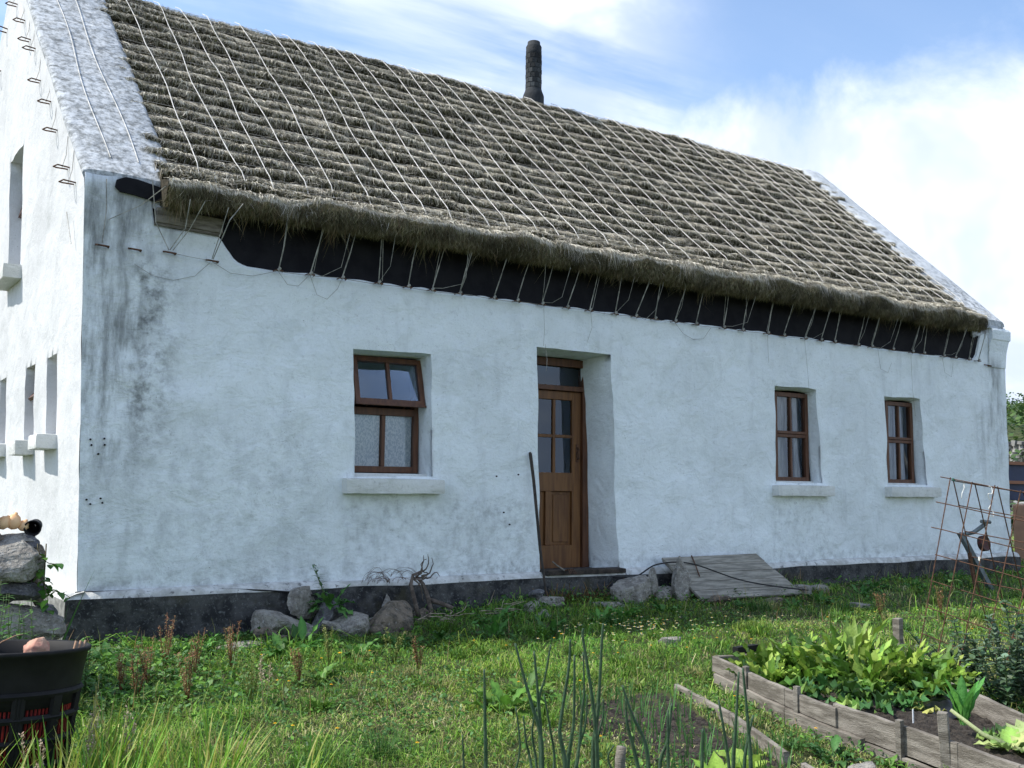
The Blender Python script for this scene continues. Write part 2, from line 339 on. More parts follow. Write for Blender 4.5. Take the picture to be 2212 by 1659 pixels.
# hillside to the right, beyond the house
u = np.linspace(0, 1, 90); v = np.linspace(0, 1, 60); Uu, Vv = np.meshgrid(u, v, indexing='ij')
HX = 26 + Vv * 60; HY = 1 + Uu * 110
HZ = -.5 + Vv ** .8 * 9.6 * (1 + .1 * vn(HX * .08, HY * .08)) * sstep(-.02, .12, Uu) + .25 * fbm(HX * .35, HY * .35, 0, 4)
M_hill = mat('hill turf', (.040, .060, .018), .95, (.070, .085, .030), .35, 8, bump=1, bscale=1.5, bdist=.4, spots=[(1.5, .55, .7, (.025, .038, .014), .9)])
tag(grid_np('hillside', np.stack([HX, HY, HZ], -1), M_hill), kind='structure')
# ================================================================== COTTAGE
RZ, RY, TN = 6.74, 3.58, .956          # ridge height, ridge depth, roof slope
house = thing('cottage', 'long whitewashed cottage with a roped thatched roof and brown wooden door and windows', 'cottage', (0, 0, 0))
HL = 12.76
def wtop(x):   # top of the white wall face along the front (ragged where the black fascia starts)
    xp = [-.2, .455, .46, 1.02, 1.03, 1.16, 1.25, 11.98, 12.08, 12.13, 12.2, 13]; zp = [3.39, 3.39, 3.05, 3.03, 2.98, 2.82, 2.79, 2.79, 2.86, 3.0, 3.33, 3.33]
    return np.interp(x, xp, zp)
ops = [  # face corners: xl_bot, xl_top, xr_bot, xr_top, z_bot, z_top, depth
    (2.335, 2.296, 3.156, 3.111, .965, 2.150, .30), (4.42, 4.345, 5.44, 5.316, 0.0, 2.330, .46), (7.865, 7.870, 8.69, 8.612, .965, 2.146, .17), (9.975, 9.968, 10.82, 10.73, .965, 2.146, .17)]
def wob(x, z, k=1.0): return .012 * k * vn(x * 2.3, z * 2.3, 0, 21) + .006 * k * vn(x * 7, z * 7, 0, 22)
def facey(x, z): return -.022 * fbm(x * .55, z * .8, 0, 31, 4) - .010 * vn(x * 4.5, z * 4.5, 0, 35)
def cornx(z): return -.034 * z                       # battered left corner
cols_ = [(0, None)]
brk = [(lambda z: cornx(z) + .0 * z)]
for o_ in ops:
    brk.append(lambda z, o_=o_: o_[0] + (o_[1] - o_[0]) * np.clip((z - o_[4]) / (o_[5] - o_[4]), -.2, 1.3))
    brk.append(lambda z, o_=o_: o_[2] + (o_[3] - o_[2]) * np.clip((z - o_[4]) / (o_[5] - o_[4]), -.2, 1.3))
brk.append(lambda z: HL + .008 * z + .05 * sstep(2.9, 3.2, z))
rows = [(-.06, 0.0), (0.0, .965), (.965, 2.148), (2.148, 2.330), (2.330, None)]
open_cells = {(1, 2), (3, 1), (3, 2), (3, 3), (5, 2), (7, 2)}
wv, wl = [], []
def cell_grid(ci, ri):
    z0, z1 = rows[ri]; nx = {0: 60, 1: 20, 2: 30, 3: 24, 4: 60, 5: 18, 6: 30, 7: 18, 8: 48}[ci]; nz = {0: 2, 1: 22, 2: 26, 3: 4, 4: 14}[ri]
    a = np.linspace(0, 1, nx + 1)
    if ci == 8 and ri == 4: a = np.unique(np.concatenate([a, [(12.0 - 10.73) / 2.06]]))
    b = np.linspace(0, 1, nz + 1); A, B = np.meshgrid(a, b, indexing='ij')
    if z1 is None:
        xa = brk[ci](2.33); xb = brk[ci + 1](2.33); zt = wtop(xa + (xb - xa) * A) + .010 * vn((xa + (xb - xa) * A) * 6, 0, 0, 77); Z = z0 + (zt - z0) * B
    else: Z = z0 + (z1 - z0) * B
    X = brk[ci](Z) * (1 - A) + brk[ci + 1](Z) * A
    return X, Z
wallm = MB()
for ci in range(9):
    for ri in range(5):
        if (ci, ri) in open_cells: continue
        X, Z = cell_grid(ci, ri)
        dx = wob(X, Z); dz = wob(X + 9, Z) * (Z > .05); dx = dx * (X > .05)
        P = np.stack([X + dx, facey(X, Z), Z + dz], -1); wallm.grid(P)
        if ri == 4:                                         # thickness of the wall head
            e = P[:, -1]; wallm.grid(np.stack([e, e + np.array([0, .10, 0])], 1))
# reveals
for (a0, a1, b0, b1, z0, z1, d) in ops:
    nn = 26
    def edge(xf, z): X = xf; return np.stack([X + wob(X, z), facey(X, z), z + wob(X + 9, z) * (z > .05)], -1)
    zz_ = np.linspace(z0, z1, nn + 1); xl = a0 + (a1 - a0) * (zz_ - z0) / (z1 - z0); xr = b0 + (b1 - b0) * (zz_ - z0) / (z1 - z0)
    xt = np.linspace(a1, b1, nn + 1); xb_ = np.linspace(a0, b0, nn + 1)
    for E_, sh, fl in ((edge(xl, zz_), (.01, 0), False), (edge(xr, zz_), (-.01 if d < .4 else -.06, 0), True), (edge(xt, np.full(nn + 1, z1)), (0, -.03 if d < .4 else -.02), False), (edge(xb_, np.full(nn + 1, z0)), (0, .0), True)):
        lay = []
        for k in range(5):
            f = k / 4; q = E_.copy(); q[:, 0] += sh[0] * f + .004 * vn(q[:, 2] * 8, f * 3, 0, 5) * (k > 0); q[:, 2] += sh[1] * f; q[:, 1] = q[:, 1] * (1 - f) + d * f; lay.append(q)
        wallm.grid(np.stack(lay, 1), flip=fl)
wall_o = wallm.build('front_wall', M_wall, house, smooth=True)
md = wall_o.modifiers.new('weld', 'WELD'); md.merge_threshold = .0008
# left gable wall (slightly skewed, battered)
def gx(y, z): return cornx(z) - .055 * y
def gtop(y): return 3.39 + TN * (RY - abs(y - RY))
gb = [0, .907, 1.345, 1.888, 2.33, 2.76, 3.41, 3.52, 3.86, 7.16]
GROW = ['a', 'b', 'c', 'd', 'e', 'f']
def grow(y, r):
    yt = RY - abs(y - RY); k = 2.76; zb = 3.4 + (gtop(y) - 3.4) * ((4.4 - 3.4) / (gtop(k) - 3.4)) if yt < k else 4.4
    zs = [-.06, 1.28, 2.0, 3.10, 3.395, min(zb, gtop(y)), gtop(y)]; return zs[r], zs[r + 1]
gopen = {(1, 1), (3, 1), (6, 1), (7, 1), (5, 3), (5, 4), (6, 3), (6, 4)}
gm_ = MB()
def gpt(y, z): 
    return (gx(y, z) + .018 * fbm(y * .7, z * .7, 0, 41, 4) * min(1, y * 4) + .006 * vn(y * 5, z * 5, 0, 44), y, z)
for ci in range(9):
    ys_ = np.linspace(gb[ci], gb[ci + 1], max(3, int((gb[ci + 1] - gb[ci]) / .07)) + 1)
    for ri in range(6):
        if (ci, ri) in gopen: continue
        nz_ = [18, 11, 14, 5, 10, 22][ri]
        P = np.array([[gpt(y, grow(y, ri)[0] + (grow(y, ri)[1] - grow(y, ri)[0]) * k / nz_) for k in range(nz_ + 1)] for y in ys_]); gm_.grid(P, flip=True)
for (y0, y1, z0, z1) in ((.907, 1.345, 1.28, 2.0), (1.888, 2.33, 1.28, 2.0), (3.41, 3.86, 1.28, 2.0), (2.76, 3.52, 3.10, 4.4)):
    for (pa, pb, fl) in (((y0, z0), (y0, z1), True), ((y1, z0), (y1, z1), False), ((y0, z1), (y1, z1), True), ((y0, z0), (y1, z0), False)):
        P = np.array([[Vector(gpt(pa[0] + (pb[0] - pa[0]) * k / 10, pa[1] + (pb[1] - pa[1]) * k / 10)) + Vector((dd * .32, 0, 0)) for dd in (0, .33, .66, 1)] for k in range(11)]); gm_.grid(P, flip=not fl)
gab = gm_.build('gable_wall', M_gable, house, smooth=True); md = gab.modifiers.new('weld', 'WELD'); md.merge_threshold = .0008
# right gable and back wall
g2 = MB()
for x, nm in ((HL, 'r'),):
    P = [(HL, 0, -.06), (HL, 7.16, -.06), (HL + .03, 7.16, 3.33), (HL - .03, RY, RZ), (HL + .03, 0, 3.33)]; g2.add(P, [(0, 1, 2, 3, 4)])
g2.build('far_gable_wall', M_gable, house)
g3 = MB(); g3.add([(0 - .39, 7.16, -.06), (HL, 7.16, -.06), (HL, 7.16, 3.4), (-.5, 7.16, 3.4)], [(0, 1, 2, 3)]); g3.build('back_wall', M_gable, house)
# kneeler at the right eave
kn = MB(); zs_ = [2.72, 2.80, 2.95, 3.08, 3.12, 3.14, 3.27, 3.30]; ov = [0, .005, .02, .05, .06, .085, .09, .06]
for side in (0,):
    for i in range(len(zs_) - 1):
        a = [(12.35 + .012 * i, -.012 - ov[i] * .5, zs_[i]), (HL + .025 + ov[i], -.012 - ov[i] * .5, zs_[i]), (HL + .025 + ov[i], .5, zs_[i]), (12.35 + .012 * i, .5, zs_[i])]
        b = [(12.35 + .012 * i, -.012 - ov[i + 1] * .5, zs_[i + 1]), (HL + .025 + ov[i + 1], -.012 - ov[i + 1] * .5, zs_[i + 1]), (HL + .025 + ov[i + 1], .5, zs_[i + 1]), (12.35 + .012 * i, .5, zs_[i + 1])]
        kn.add(a + b, [(0, 1, 5, 4), (1, 2, 6, 5), (3, 0, 4, 7)])
kn.add([(12.35, -.04, 3.30), (HL + .085, -.04, 3.30), (HL + .085, .5, 3.30), (12.35, .5, 3.30)], [(0, 1, 2, 3)])
kn.build('kneeler', M_wall, house)
# parapets on the verges
def parapet(xo, xi, name, lift):
    ts = np.linspace(.004, RY, 70); Pt = []
    sec = []
    for y in ts:
        z = 3.385 + TN * max(y, 0) + lift; a = xo(y); b = xi(y); r_ = []
        rnd = max(0, (y - (RY - .35)) / .35); z -= .12 * rnd * rnd
        for k, (f, dz) in enumerate(((0, -.075), (0, -.04), (.02, -.012), (.07, .0), (.3, .006), (.6, -.002), (.95, -.004), (1, -.03), (1, -.30))):
            x = a + (b - a) * f; r_.append((x + .008 * vn(y * 3, k, 0, 51), y - .0, z + dz + .014 * fbm(x * 2.5, y * 2.5, 0, 52, 3)))
        sec.append(r_)
    Pf = np.array(sec); m = MB(); m.grid(Pf)
    Pb = Pf.copy(); Pb[:, :, 1] = 2 * RY - Pb[:, :, 1]; m.grid(Pb, flip=True)
    e = [tuple(p) for p in Pf[0]]; m.add(e, [tuple(range(len(e)))[::-1]])
    return m.build(name, M_par, house, smooth=True)
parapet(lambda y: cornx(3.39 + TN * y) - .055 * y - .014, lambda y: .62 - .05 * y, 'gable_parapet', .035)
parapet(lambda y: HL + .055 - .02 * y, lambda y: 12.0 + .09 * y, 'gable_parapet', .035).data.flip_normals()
# black fascia, its torn board and the dark gap by the left corner
f = MB(); f.grid(np.array([[(x, .035 + .012 * float(vn(x * 1.3, z * 3, 0, 61)), z) for z in np.linspace(2.66, 3.45, 9)] for x in np.linspace(.42, 12.3, 180)])); f.build('fascia', M_black, house, smooth=True)
f = MB(); f.box((.74, -.012, 3.115), (.56, .05, .13), m=Matrix.Rotation(R(2.0), 3, 'Y'), jit=.006); bevel(f.build('eave_board', M_greyw, house), .006)
f = MB(); f.box((.73, -.004, 3.04), (.56, .045, .022), m=Matrix.Rotation(R(2.0), 3, 'Y')); f.build('eave_board_trim', M_greyw, house)
f = MB(); pts = [(.13, 3.37), (.20, 3.405), (.30, 3.40), (.38, 3.385), (.50, 3.36), (.53, 3.27), (.45, 3.235), (.36, 3.25), (.27, 3.265), (.16, 3.275), (.12, 3.31)]
vs = [(x, -.028, z) for x, z in pts] + [(x, -.01, z) for x, z in pts]; k = len(pts); f.add(vs, [tuple(range(k))] + [(i, i + k, (i + 1) % k + k, (i + 1) % k) for i in range(k)]); f.build('lead_flashing', M_black, house)
# plinth with painted ledge
xp = np.linspace(-.10, HL + .05, 220); sec = []
prof = [(-.0, .015, 0), (-.055, .006, 0), (-.085, -.022, 0), (-.098, -.048, 0)]
pl = MB(); P = np.array([[(x, (py - .0) + .008 * float(vn(x * 2, j * 3, 0, 71)), pz + .010 * float(vn(x * 1.7, j, 0, 72))) for j, (py, pz, _) in enumerate([(.06, .02, 0)] + prof)] for x in xp]); pl.grid(P, flip=True)
P = np.array([[(.04 - .055 * y, y, .02), (-.03 - .055 * y, y, .004), (-.088 - .055 * y, y, -.022), (-.103 - .055 * y, y, -.050)] for y in np.linspace(-.098, 7.1, 40)]); pl.grid(P)
pl.build('plinth_ledge', M_ledge, house, smooth=True)
pl = MB(); zs_ = np.linspace(-.046, -.95, 22)
P = np.array([[(x, -.096 - .012 * float(vn(x * 1.1, z * 1.5, 0, 73)) - .006 * float(vn(x * 9, z * 9, 0, 74)), z + (.012 * float(vn(x * 1.7, 4, 0, 72)) if j == 0 else 0)) for j, z in enumerate(zs_)] for x in xp]); pl.grid(P, flip=True)
pl.build('plinth', M_plinth, house, smooth=True)
M_pl2 = mat('pale plinth concrete', (.30, .30, .28), .92, (.16, .16, .15), 9, 6, bump=.6, bscale=20)
pl = MB(); pl.grid(np.array([[(-.100 - .055 * y + .008 * float(vn(y * 3, z * 3, 0, 75)), y, z) for z in zs_] for y in np.linspace(-.104, 7.1, 60)])); pl.build('gable_plinth', M_pl2, house, smooth=True)
# sills
def rough_box(name, c, d, m, par, amp=.008, seg=(24, 4, 4), seed=1):
    mb = MB(); nx, ny, nz_ = seg
    def face(o_, a, b, na, nb, fl):
        o_, a, b = map(np.array, (o_, a, b)); P = np.array([[o_ + a * i / na + b * j / nb for j in range(nb + 1)] for i in range(na + 1)], float)
        hd = np.array(d) / 2; ctr = P.copy()
        q = P - np.array(c); rad = .014; lim = hd - rad; cl = np.clip(q, -lim, lim); dd = q - cl; ln_ = np.linalg.norm(dd, axis=-1, keepdims=True); q = cl + dd / np.maximum(ln_, 1e-6) * np.minimum(ln_, rad)
        P = q + np.array(c); P += amp * np.stack([fbm(P[..., 0] * 9, P[..., 1] * 9, P[..., 2] * 9 + k * 7, seed, 3) for k in range(3)], -1); mb.grid(P, flip=fl)
    x0, y0, z0 = np.array(c) - np.array(d) / 2; dx, dy, dz = d
    face((x0, y0, z0), (dx, 0, 0), (0, 0, dz), nx, nz_, True); face((x0, y0 + dy, z0), (dx, 0, 0), (0, 0, dz), nx, nz_, False)
    face((x0, y0, z0), (0, dy, 0), (0, 0, dz), ny, nz_, False); face((x0 + dx, y0, z0), (0, dy, 0), (0, 0, dz), ny, nz_, True)
    face((x0, y0, z0 + dz), (dx, 0, 0), (0, dy, 0), nx, ny, True); face((x0, y0, z0), (dx, 0, 0), (0, dy, 0), nx, ny, False)
    return mb.build(name, m, par, smooth=True)
# windows in the front wall
def glass(name, x0, x1, y, z0, z1, par):
    m = MB(); m.add([(x0, y, z0), (x1, y, z0), (x1, y, z1), (x0, y, z1)], [(0, 1, 2, 3)]); return m.build(name, M_glass, par)
def bars(mb, lst):
    for (x0, x1, y0, y1, z0, z1) in lst: mb.box(((x0 + x1) / 2, (y0 + y1) / 2, (z0 + z1) / 2), (x1 - x0, y1 - y0, z1 - z0))
def curtain(name, x0, x1, y, z0, z1, par, amp, freq, m=None):
    P = np.array([[(x, y + amp * math.sin(x * freq + .8 * math.sin(z * 2)), z) for z in np.linspace(z0, z1, 12)] for x in np.linspace(x0, x1, 60)]); g = MB(); g.grid(P, flip=True); return g.build(name, m or M_curtain, par, smooth=True)
def win_small(xl, xr, sx0, sx1, lbl):
    w_ = MB(); z0, z1 = .985, 2.10; y0, y1 = .13, .20; xm = (xl + xr) / 2 - .06
    bars(w_, [(xl, xl + .055, y0, y1, z0, z1), (xr - .055, xr, y0, y1, z0, z1), (xl + .055, xr - .055, y0, y1, z1 - .055, z1), (xl + .055, xr - .055, y0, y1, z0, z0 + .055), (xl + .055, xr - .055, y0 + .002, y1, 1.535, 1.575), (xl + .055, xr - .055, y0 - .006, y1, 1.579, 1.615)])
    fr = tag(bevel(w_.build('window', M_wood, house), .004), lbl)
    s_ = MB(); xm = (xl + xr) / 2; bars(s_, [(xm - .016, xm + .016, y0 + .01, y1, 1.616, z1 - .056), (xm - .016, xm + .016, y0 + .01, y1, z0 + .056, 1.534)]); bevel(s_.build('glazing_bar', M_wood, fr), .003)
    for (a, b) in ((xl + .055, xm - .016), (xm + .016, xr - .055)):
        for (c_, d_) in ((z0 + .055, 1.535), (1.615, z1 - .055)): glass('pane', a, b, .165, c_, d_, fr)
    curtain('curtain', xl + .04, xl + (xr - xl) * .72, .25, z0, z1, fr, .018, 42, M_net); curtain('curtain', xr - (xr - xl) * .22, xr - .02, .26, z0, z1, fr, .018, 50, M_net)
    rough_box('window_sill', ((sx0 + sx1) / 2, -.0, .870), (sx1 - sx0, .24, .135), M_sill, house, seed=int(xl))
    b = MB(); b.box(((xl + xr) / 2, .19, .97), (xr - xl + .15, .12, .04)); b.build('inner_ledge', M_sill, fr)
win_small(8.00, 8.612, 7.79, 8.80, 'narrow four pane window nearer the door, curtain inside'); win_small(10.15, 10.735, 9.90, 10.97, 'narrow four pane window nearest the far corner')
# big left window with the upper sash pushed open
w_ = MB(); xl, xr, z0, z1, y0, y1 = 2.345, 3.125, 1.0, 2.115, .265, .345
bars(w_, [(xl, xl + .05, y0, y1, z0, z1), (xr - .055, xr, y0, y1, z0, z1), (xl + .05, xr - .055, y0, y1, z1 - .035, z1), (xl + .05, xr - .055, y0, y1, z0, z0 + .06), (xl + .05, xr - .055, y0 - .004, y1, 1.555, 1.625)])
fr = tag(bevel(w_.build('window', M_wood, house), .004), 'large window with its upper sash pushed open over lace'); xm = 2.745
s_ = MB(); bars(s_, [(xm - .02, xm + .02, y0 + .008, y1, z0 + .061, 1.554)]); bevel(s_.build('glazing_bar', M_wood, fr), .003)
glass('pane', xl + .05, xm - .02, .30, z0 + .06, 1.555, fr); glass('pane', xm + .02, xr - .055, .30, z0 + .06, 1.555, fr)
curtain('lace_curtain', xl + .03, xr - .035, .318, z0 + .04, 1.60, fr, .004, 35)
sash = MB(); H_ = .50; ang = R(15); M_ = Matrix.Rotation(-ang, 3, 'X'); o0 = Vector((0, y0 - .012, 2.108))
sx0, sx1, zb = 2.375, 3.112, -.485
def sbox(mb, x0, x1, ya, yb, za, zb_): mb.box(o0 + M_ @ Vector(((x0 + x1) / 2, (ya + yb) / 2, (za + zb_) / 2)), (x1 - x0, yb - ya, zb_ - za), m=M_)
for a in ((sx0, sx0 + .05, -.03, .015, zb, 0), (sx1 - .05, sx1, -.03, .015, zb, 0), (sx0 + .05, sx1 - .05, -.03, .015, -.05, 0), (sx0 + .05, sx1 - .05, -.03, .015, zb, zb + .055), (xm - .017, xm + .017, -.025, .012, zb + .055, -.05), (sx0 - .005, sx1 + .005, -.038, -.0302, zb - .012, zb + .008)): sbox(sash, *a)
so_ = bevel(sash.build('open_sash', M_wood, fr), .003)
g = MB(); sbox(g, sx0 + .045, xm - .015, -.006, -.002, zb + .05, -.045); g.build('pane', M_glass, fr); g = MB(); sbox(g, xm + .015, sx1 - .045, -.006, -.002, zb + .05, -.045); g.build('pane', M_glass, fr)
for sx_ in (2.55, 2.95): g = MB(); g.tube([(sx_, .27, 1.63), (sx_, .16, 1.66)], .006); g.build('stay', M_rust, fr)
rough_box('window_sill', (2.722, .0, .868), (1.02, .24, .142), M_sill, house, seed=4)
b = MB(); b.box((2.74, .25, .965), (.98, .28, .05)); b.build('inner_ledge', M_sill, fr)
# door
dy = .42; d_ = MB(); bars(d_, [(4.36, 4.43, dy, dy + .1, -.02, 2.30), (5.262, 5.345, dy, dy + .1, -.02, 2.30), (4.43, 5.262, dy, dy + .1, 2.215, 2.30), (4.43, 5.262, dy - .01, dy + .1, 1.945, 2.0)])
dfr = bevel(d_.build('door_frame', M_wood, house), .005); glass('transom_pane', 4.43, 5.262, dy + .05, 2.0, 2.215, dfr)
lv = MB(); L0, L1 = 4.435, 5.257; a, b = dy + .035, dy + .08
bars(lv, [(L0, 4.55, a, b, .0, 1.94), (5.14, L1, a, b, .0, 1.94), (4.55, 5.14, a, b, 1.845, 1.94), (4.55, 5.14, a, b, .835, 1.04), (4.55, 5.14, a, b, .0, .25), (4.785, 4.865, a, b, .25, .835), (4.880, 4.915, a + .004, b, 1.04, 1.845), (4.55, 4.880, a + .004, b, 1.425, 1.458), (4.915, 5.14, a + .004, b, 1.425, 1.458)])
leaf_o = bevel(lv.build('door', M_door, house), .006)
for x0, x1 in ((4.55, 4.785), (4.865, 5.14)):
    p_ = MB(); p_.box(((x0 + x1) / 2, b - .008, .54), (x1 - x0, .012, .585)); p_.box(((x0 + x1) / 2, b - .018, .54), (x1 - x0 - .07, .014, .515)); bevel(p_.build('door_panel', M_door, leaf_o), .008)
for x0, x1 in ((4.55, 4.880), (4.915, 5.14)):
    for z0_, z1_ in ((1.04, 1.425), (1.458, 1.845)): glass('pane', x0, x1, b - .02, z0_, z1_, leaf_o)
h_ = MB(); h_.tube([(5.205, a - .002, 1.33), (5.205, a - .035, 1.315), (5.205, a - .038, 1.20), (5.205, a - .002, 1.185)], .008, 8); h_.box((5.205, a - .004, 1.257), (.035, .008, .2)); h_.build('handle', M_rust, leaf_o)
h_ = MB(); h_.box((4.85, .29, -.012), (.98, .36, .035), jit=.006); h_.build('door_sill', M_plinth, house)
h_ = MB(); h_.box((4.93, -.045, .008), (1.03, .15, .045), jit=.008); bevel(h_.build('door_step', mat('worn step', (.07, .055, .045), .9, (.025, .022, .02), 14, 6, bump=.6, bscale=40), house), .008)
curtain('door_curtain', 4.45, 4.74, .60, 1.0, 2.2, leaf_o, .01, 18, mat('blue grey curtain', (.10, .13, .18), .9))
m = MB(); m.add([(.3, .55, -.02), (12.4, .55, -.02), (12.4, 6.9, -.02), (.3, 6.9, -.02)], [(0, 1, 2, 3)]); m.add([(.3, 2.6, 0), (12.4, 2.6, 0), (12.4, 2.6, 2.9), (.3, 2.6, 2.9)], [(0, 1, 2, 3)]); m.build('dark_room_planes', M_dark, house)  # near-black floor and partition added so the room behind the panes reads unlit
# gable windows
def gable_win(y0, y1, z0, z1, sill_z, opened, lbl, sl=.15, sd=None):
    ym, zm = (y0 + y1) / 2, (z0 + z1) / 2; xo = gx(ym, zm) + .24; m = MB()
    for c_, s_ in (((xo, y0 + .03, zm), (.06, .06, z1 - z0)), ((xo, y1 - .03, zm), (.06, .06, z1 - z0)), ((xo, ym, z0 + .03), (.058, y1 - y0 - .12, .06)), ((xo, ym, z1 - .03), (.058, y1 - y0 - .12, .06)), ((xo, ym, zm), (.056, y1 - y0 - .12, .05))): m.box(c_, s_)
    fr = tag(m.build('window', M_wood, house), lbl)
    g = MB(); g.add([(xo, y0 + .05, z0), (xo, y1 - .05, z0), (xo, y1 - .05, z1), (xo, y0 + .05, z1)], [(0, 1, 2, 3)]); g.build('pane', M_glass, fr)
    if opened:
        s_ = MB(); mr_ = Matrix.Rotation(R(opened), 3, 'Y'); hz = z1 - .06; 
        top = Vector((xo - .02, ym, hz)); h2 = (z1 - z0) * .42
        for c_, d_ in (((0, 0, -h2), (.035, y1 - y0 - .04, .05)), ((0, -(y1 - y0) / 2 + .04, -h2 / 2), (.035, .045, h2)), ((0, (y1 - y0) / 2 - .04, -h2 / 2), (.035, .045, h2))): s_.box(top + mr_ @ Vector(c_), d_, m=mr_)
        s_.build('open_sash', M_wood, fr)
    rough_box('window_sill', (gx(ym, sill_z) - .015, ym, sill_z), (.27, (y1 - y0) + (sd or .10), sl), M_sill, house, seg=(4, 18, 4), seed=int(y0 * 7))
gable_win(.907, 1.345, 1.28, 2.0, 1.225, 0, 'small lower window of the gable nearest the front corner', .13)
gable_win(1.888, 2.33, 1.28, 2.0, 1.20, 38, 'small lower window of the gable with its sash propped open', .14)
gable_win(3.41, 3.86, 1.28, 2.0, 1.21, 0, 'farthest lower window of the gable', .14)
gable_win(2.76, 3.52, 3.10, 4.4, 3.04, 14, 'tall upper window of the gable', .15)
# chimney
ch = MB(); cx_, cy_ = 6.655, RY
ch.lathe((cx_, cy_, 6.60), [(.16, 0), (.16, .15), (.152, .18), (.132, .23), (.122, .27)], 28); ch.build('chimney_base', M_chim, house, smooth=True)
ch = MB(); zc_ = 6.87; pr = []
while zc_ < 7.45: pr += [(.1175, zc_ + .003), (.120, zc_ + .008), (.120, zc_ + .068), (.1175, zc_ + .073)]; zc_ += .076
pr += [(.120, 7.53), (.104, 7.56), (.098, 7.565), (.095, 7.61), (.082, 7.61), (.078, 7.45)]
ch.lathe((cx_, cy_, 0), pr, 28); cho = ch.build('chimney', M_chim, house, smooth=True)
br = MB()
for i in range(7):
    for k in range(11):
        a = 2 * math.pi * (k + .5 * (i % 2)) / 11; z = 6.90 + i * .076; m_ = Matrix.Rotation(a, 3, 'Z'); c_ = U(.025, .075) * (1 - i * .09)
        br.box(Vector((cx_, cy_, z + .012)) + m_ @ Vector((.1170, 0, 0)), (.007, .062, .064), m=m_, col=(c_ * .9, c_, c_ * 1.08), jit=.001)
bm_ = mat('chimney blocks', attr=True, rough=.85, bump=.3, bscale=50); br.build('chimney_blocks', bm_, cho)
# ================================================================== THATCH
cp = np.array([(-.12, 3.235), (-.20, 3.24), (-.255, 3.27), (-.275, 3.315), (-.22, 3.365), (-.06, 3.435), (.20, 3.58), (.55, 3.87), (1.0, 4.285), (2.0, 5.235), (3.2, 6.36), (3.42, 6.54), (3.58, 6.60)])
seg = np.linalg.norm(np.diff(cp, axis=0), axis=1); cs_ = np.concatenate([[0], np.cumsum(seg)])
sf = np.linspace(0, cs_[-1], 800); cyf = np.interp(sf, cs_, cp[:, 0]); czf = np.interp(sf, cs_, cp[:, 1])
kk = np.ones(41) / 41
def smf(a): b = np.pad(a, 20, mode='reflect', reflect_type='odd'); return np.convolve(b, kk, 'valid')
cyf, czf = smf(cyf), smf(czf); ty, tz = np.gradient(cyf, sf), np.gradient(czf, sf); ln_ = np.hypot(ty, tz); ny, nz2 = -tz / ln_, ty / ln_
STOT = cs_[-1]
def surf(x, s, h):
    s = np.asarray(s, float); y = np.interp(s, sf, cyf); z = np.interp(s, sf, czf); a = np.interp(s, sf, ny); b = np.interp(s, sf, nz2)
    sag = -.03 * fbm(x * .35, s * .4, 0, 91, 2) + .0 * s; h = h + sag
    under = s < 0
    return np.stack([x + 0 * s, np.where(under, -.12, y) + a * h, z + b * h + np.where(under, s * .8, 0)], -1)
NCO = 20; S0 = .235; S1 = .47; DS = (STOT - S1) / (NCO - 1) * 1.0
def sedge(c, x):
    c = np.asarray(c, float); b = np.where(c < .5, S0, S1 + (c - 1) * DS)
    return b + np.where(c < .5, .040, .050) * vn(x * 2.1, c * 5.3, 0, 101) + .018 * vn(x * 8, c * 3.1, 0, 102)
def hcourse(c, t, x):
    """height above the packed base of course c at fraction t (0 lower edge, 1 upper)"""
    bul = .98 + .45 * vn(x * 2.5, c * 7.7, 0, 103) + .30 * vn(x * 8, c * 3.3, 0, 104)
    tt = np.clip(t, 0, 1); return np.where(c < .5, .080, .080) * bul * (1 - tt) ** 1.05 * (1 - .22 * np.exp(-tt / .05)) + .004
def xl_(s): return .50 - .028 * s
def xr_(s): return 11.98 + .11 * s
# packed base surface with stepped courses
nx = 520; xa = np.linspace(0, 1, nx); svals = []; 
Sg = []; Hg = []
for c in range(NCO):
    for t in (0.0, .035, .10, .3, .55, .8, .985): Sg.append((c, t))
Pg = np.empty((nx, len(Sg) + 1, 3))
for k, (c, t) in enumerate(Sg):
    x0 = .50 + (12.13 - .5) * xa; e0 = sedge(c, x0); e1 = sedge(c + 1, x0) if c < NCO - 1 else np.full(nx, STOT)
    s = e0 + (e1 - e0) * t; x = xl_(s) + (xr_(s) - xl_(s)) * xa
    h = hcourse(c, t, x) * (.15 if (t == 0 and c > 0) else 1) - .014; Pg[:, k] = surf(x, s, h)
Pg[:, -1] = surf(xl_(STOT) + (xr_(STOT) - xl_(STOT)) * xa, np.full(nx, STOT), np.full(nx, .0))
xx_ = Pg[:, 0, 0]; hh0 = hcourse(0., 0., xx_)
lipm = surf(xx_, np.full(nx, .07), hh0 * .55 - .01)[:, None]; und0 = surf(xx_, np.full(nx, .01), np.full(nx, .0))[:, None]; und = Pg[:, :1].copy(); und[:, 0, 1] = .06; und[:, 0, 2] = 3.225; und = np.concatenate([und, und0, lipm], 1)
thatch = grid_np('thatch', np.concatenate([und, Pg], 1), M_thbase, house, flip=False, smooth=True)
# rear slope
Pr = np.array([[(x, 2 * RY - y, z) for (y, z) in cp[::-1]] for x in np.linspace(.45, 12.4, 60)]); grid_np('rear_thatch', Pr, M_thbase, house, flip=False)
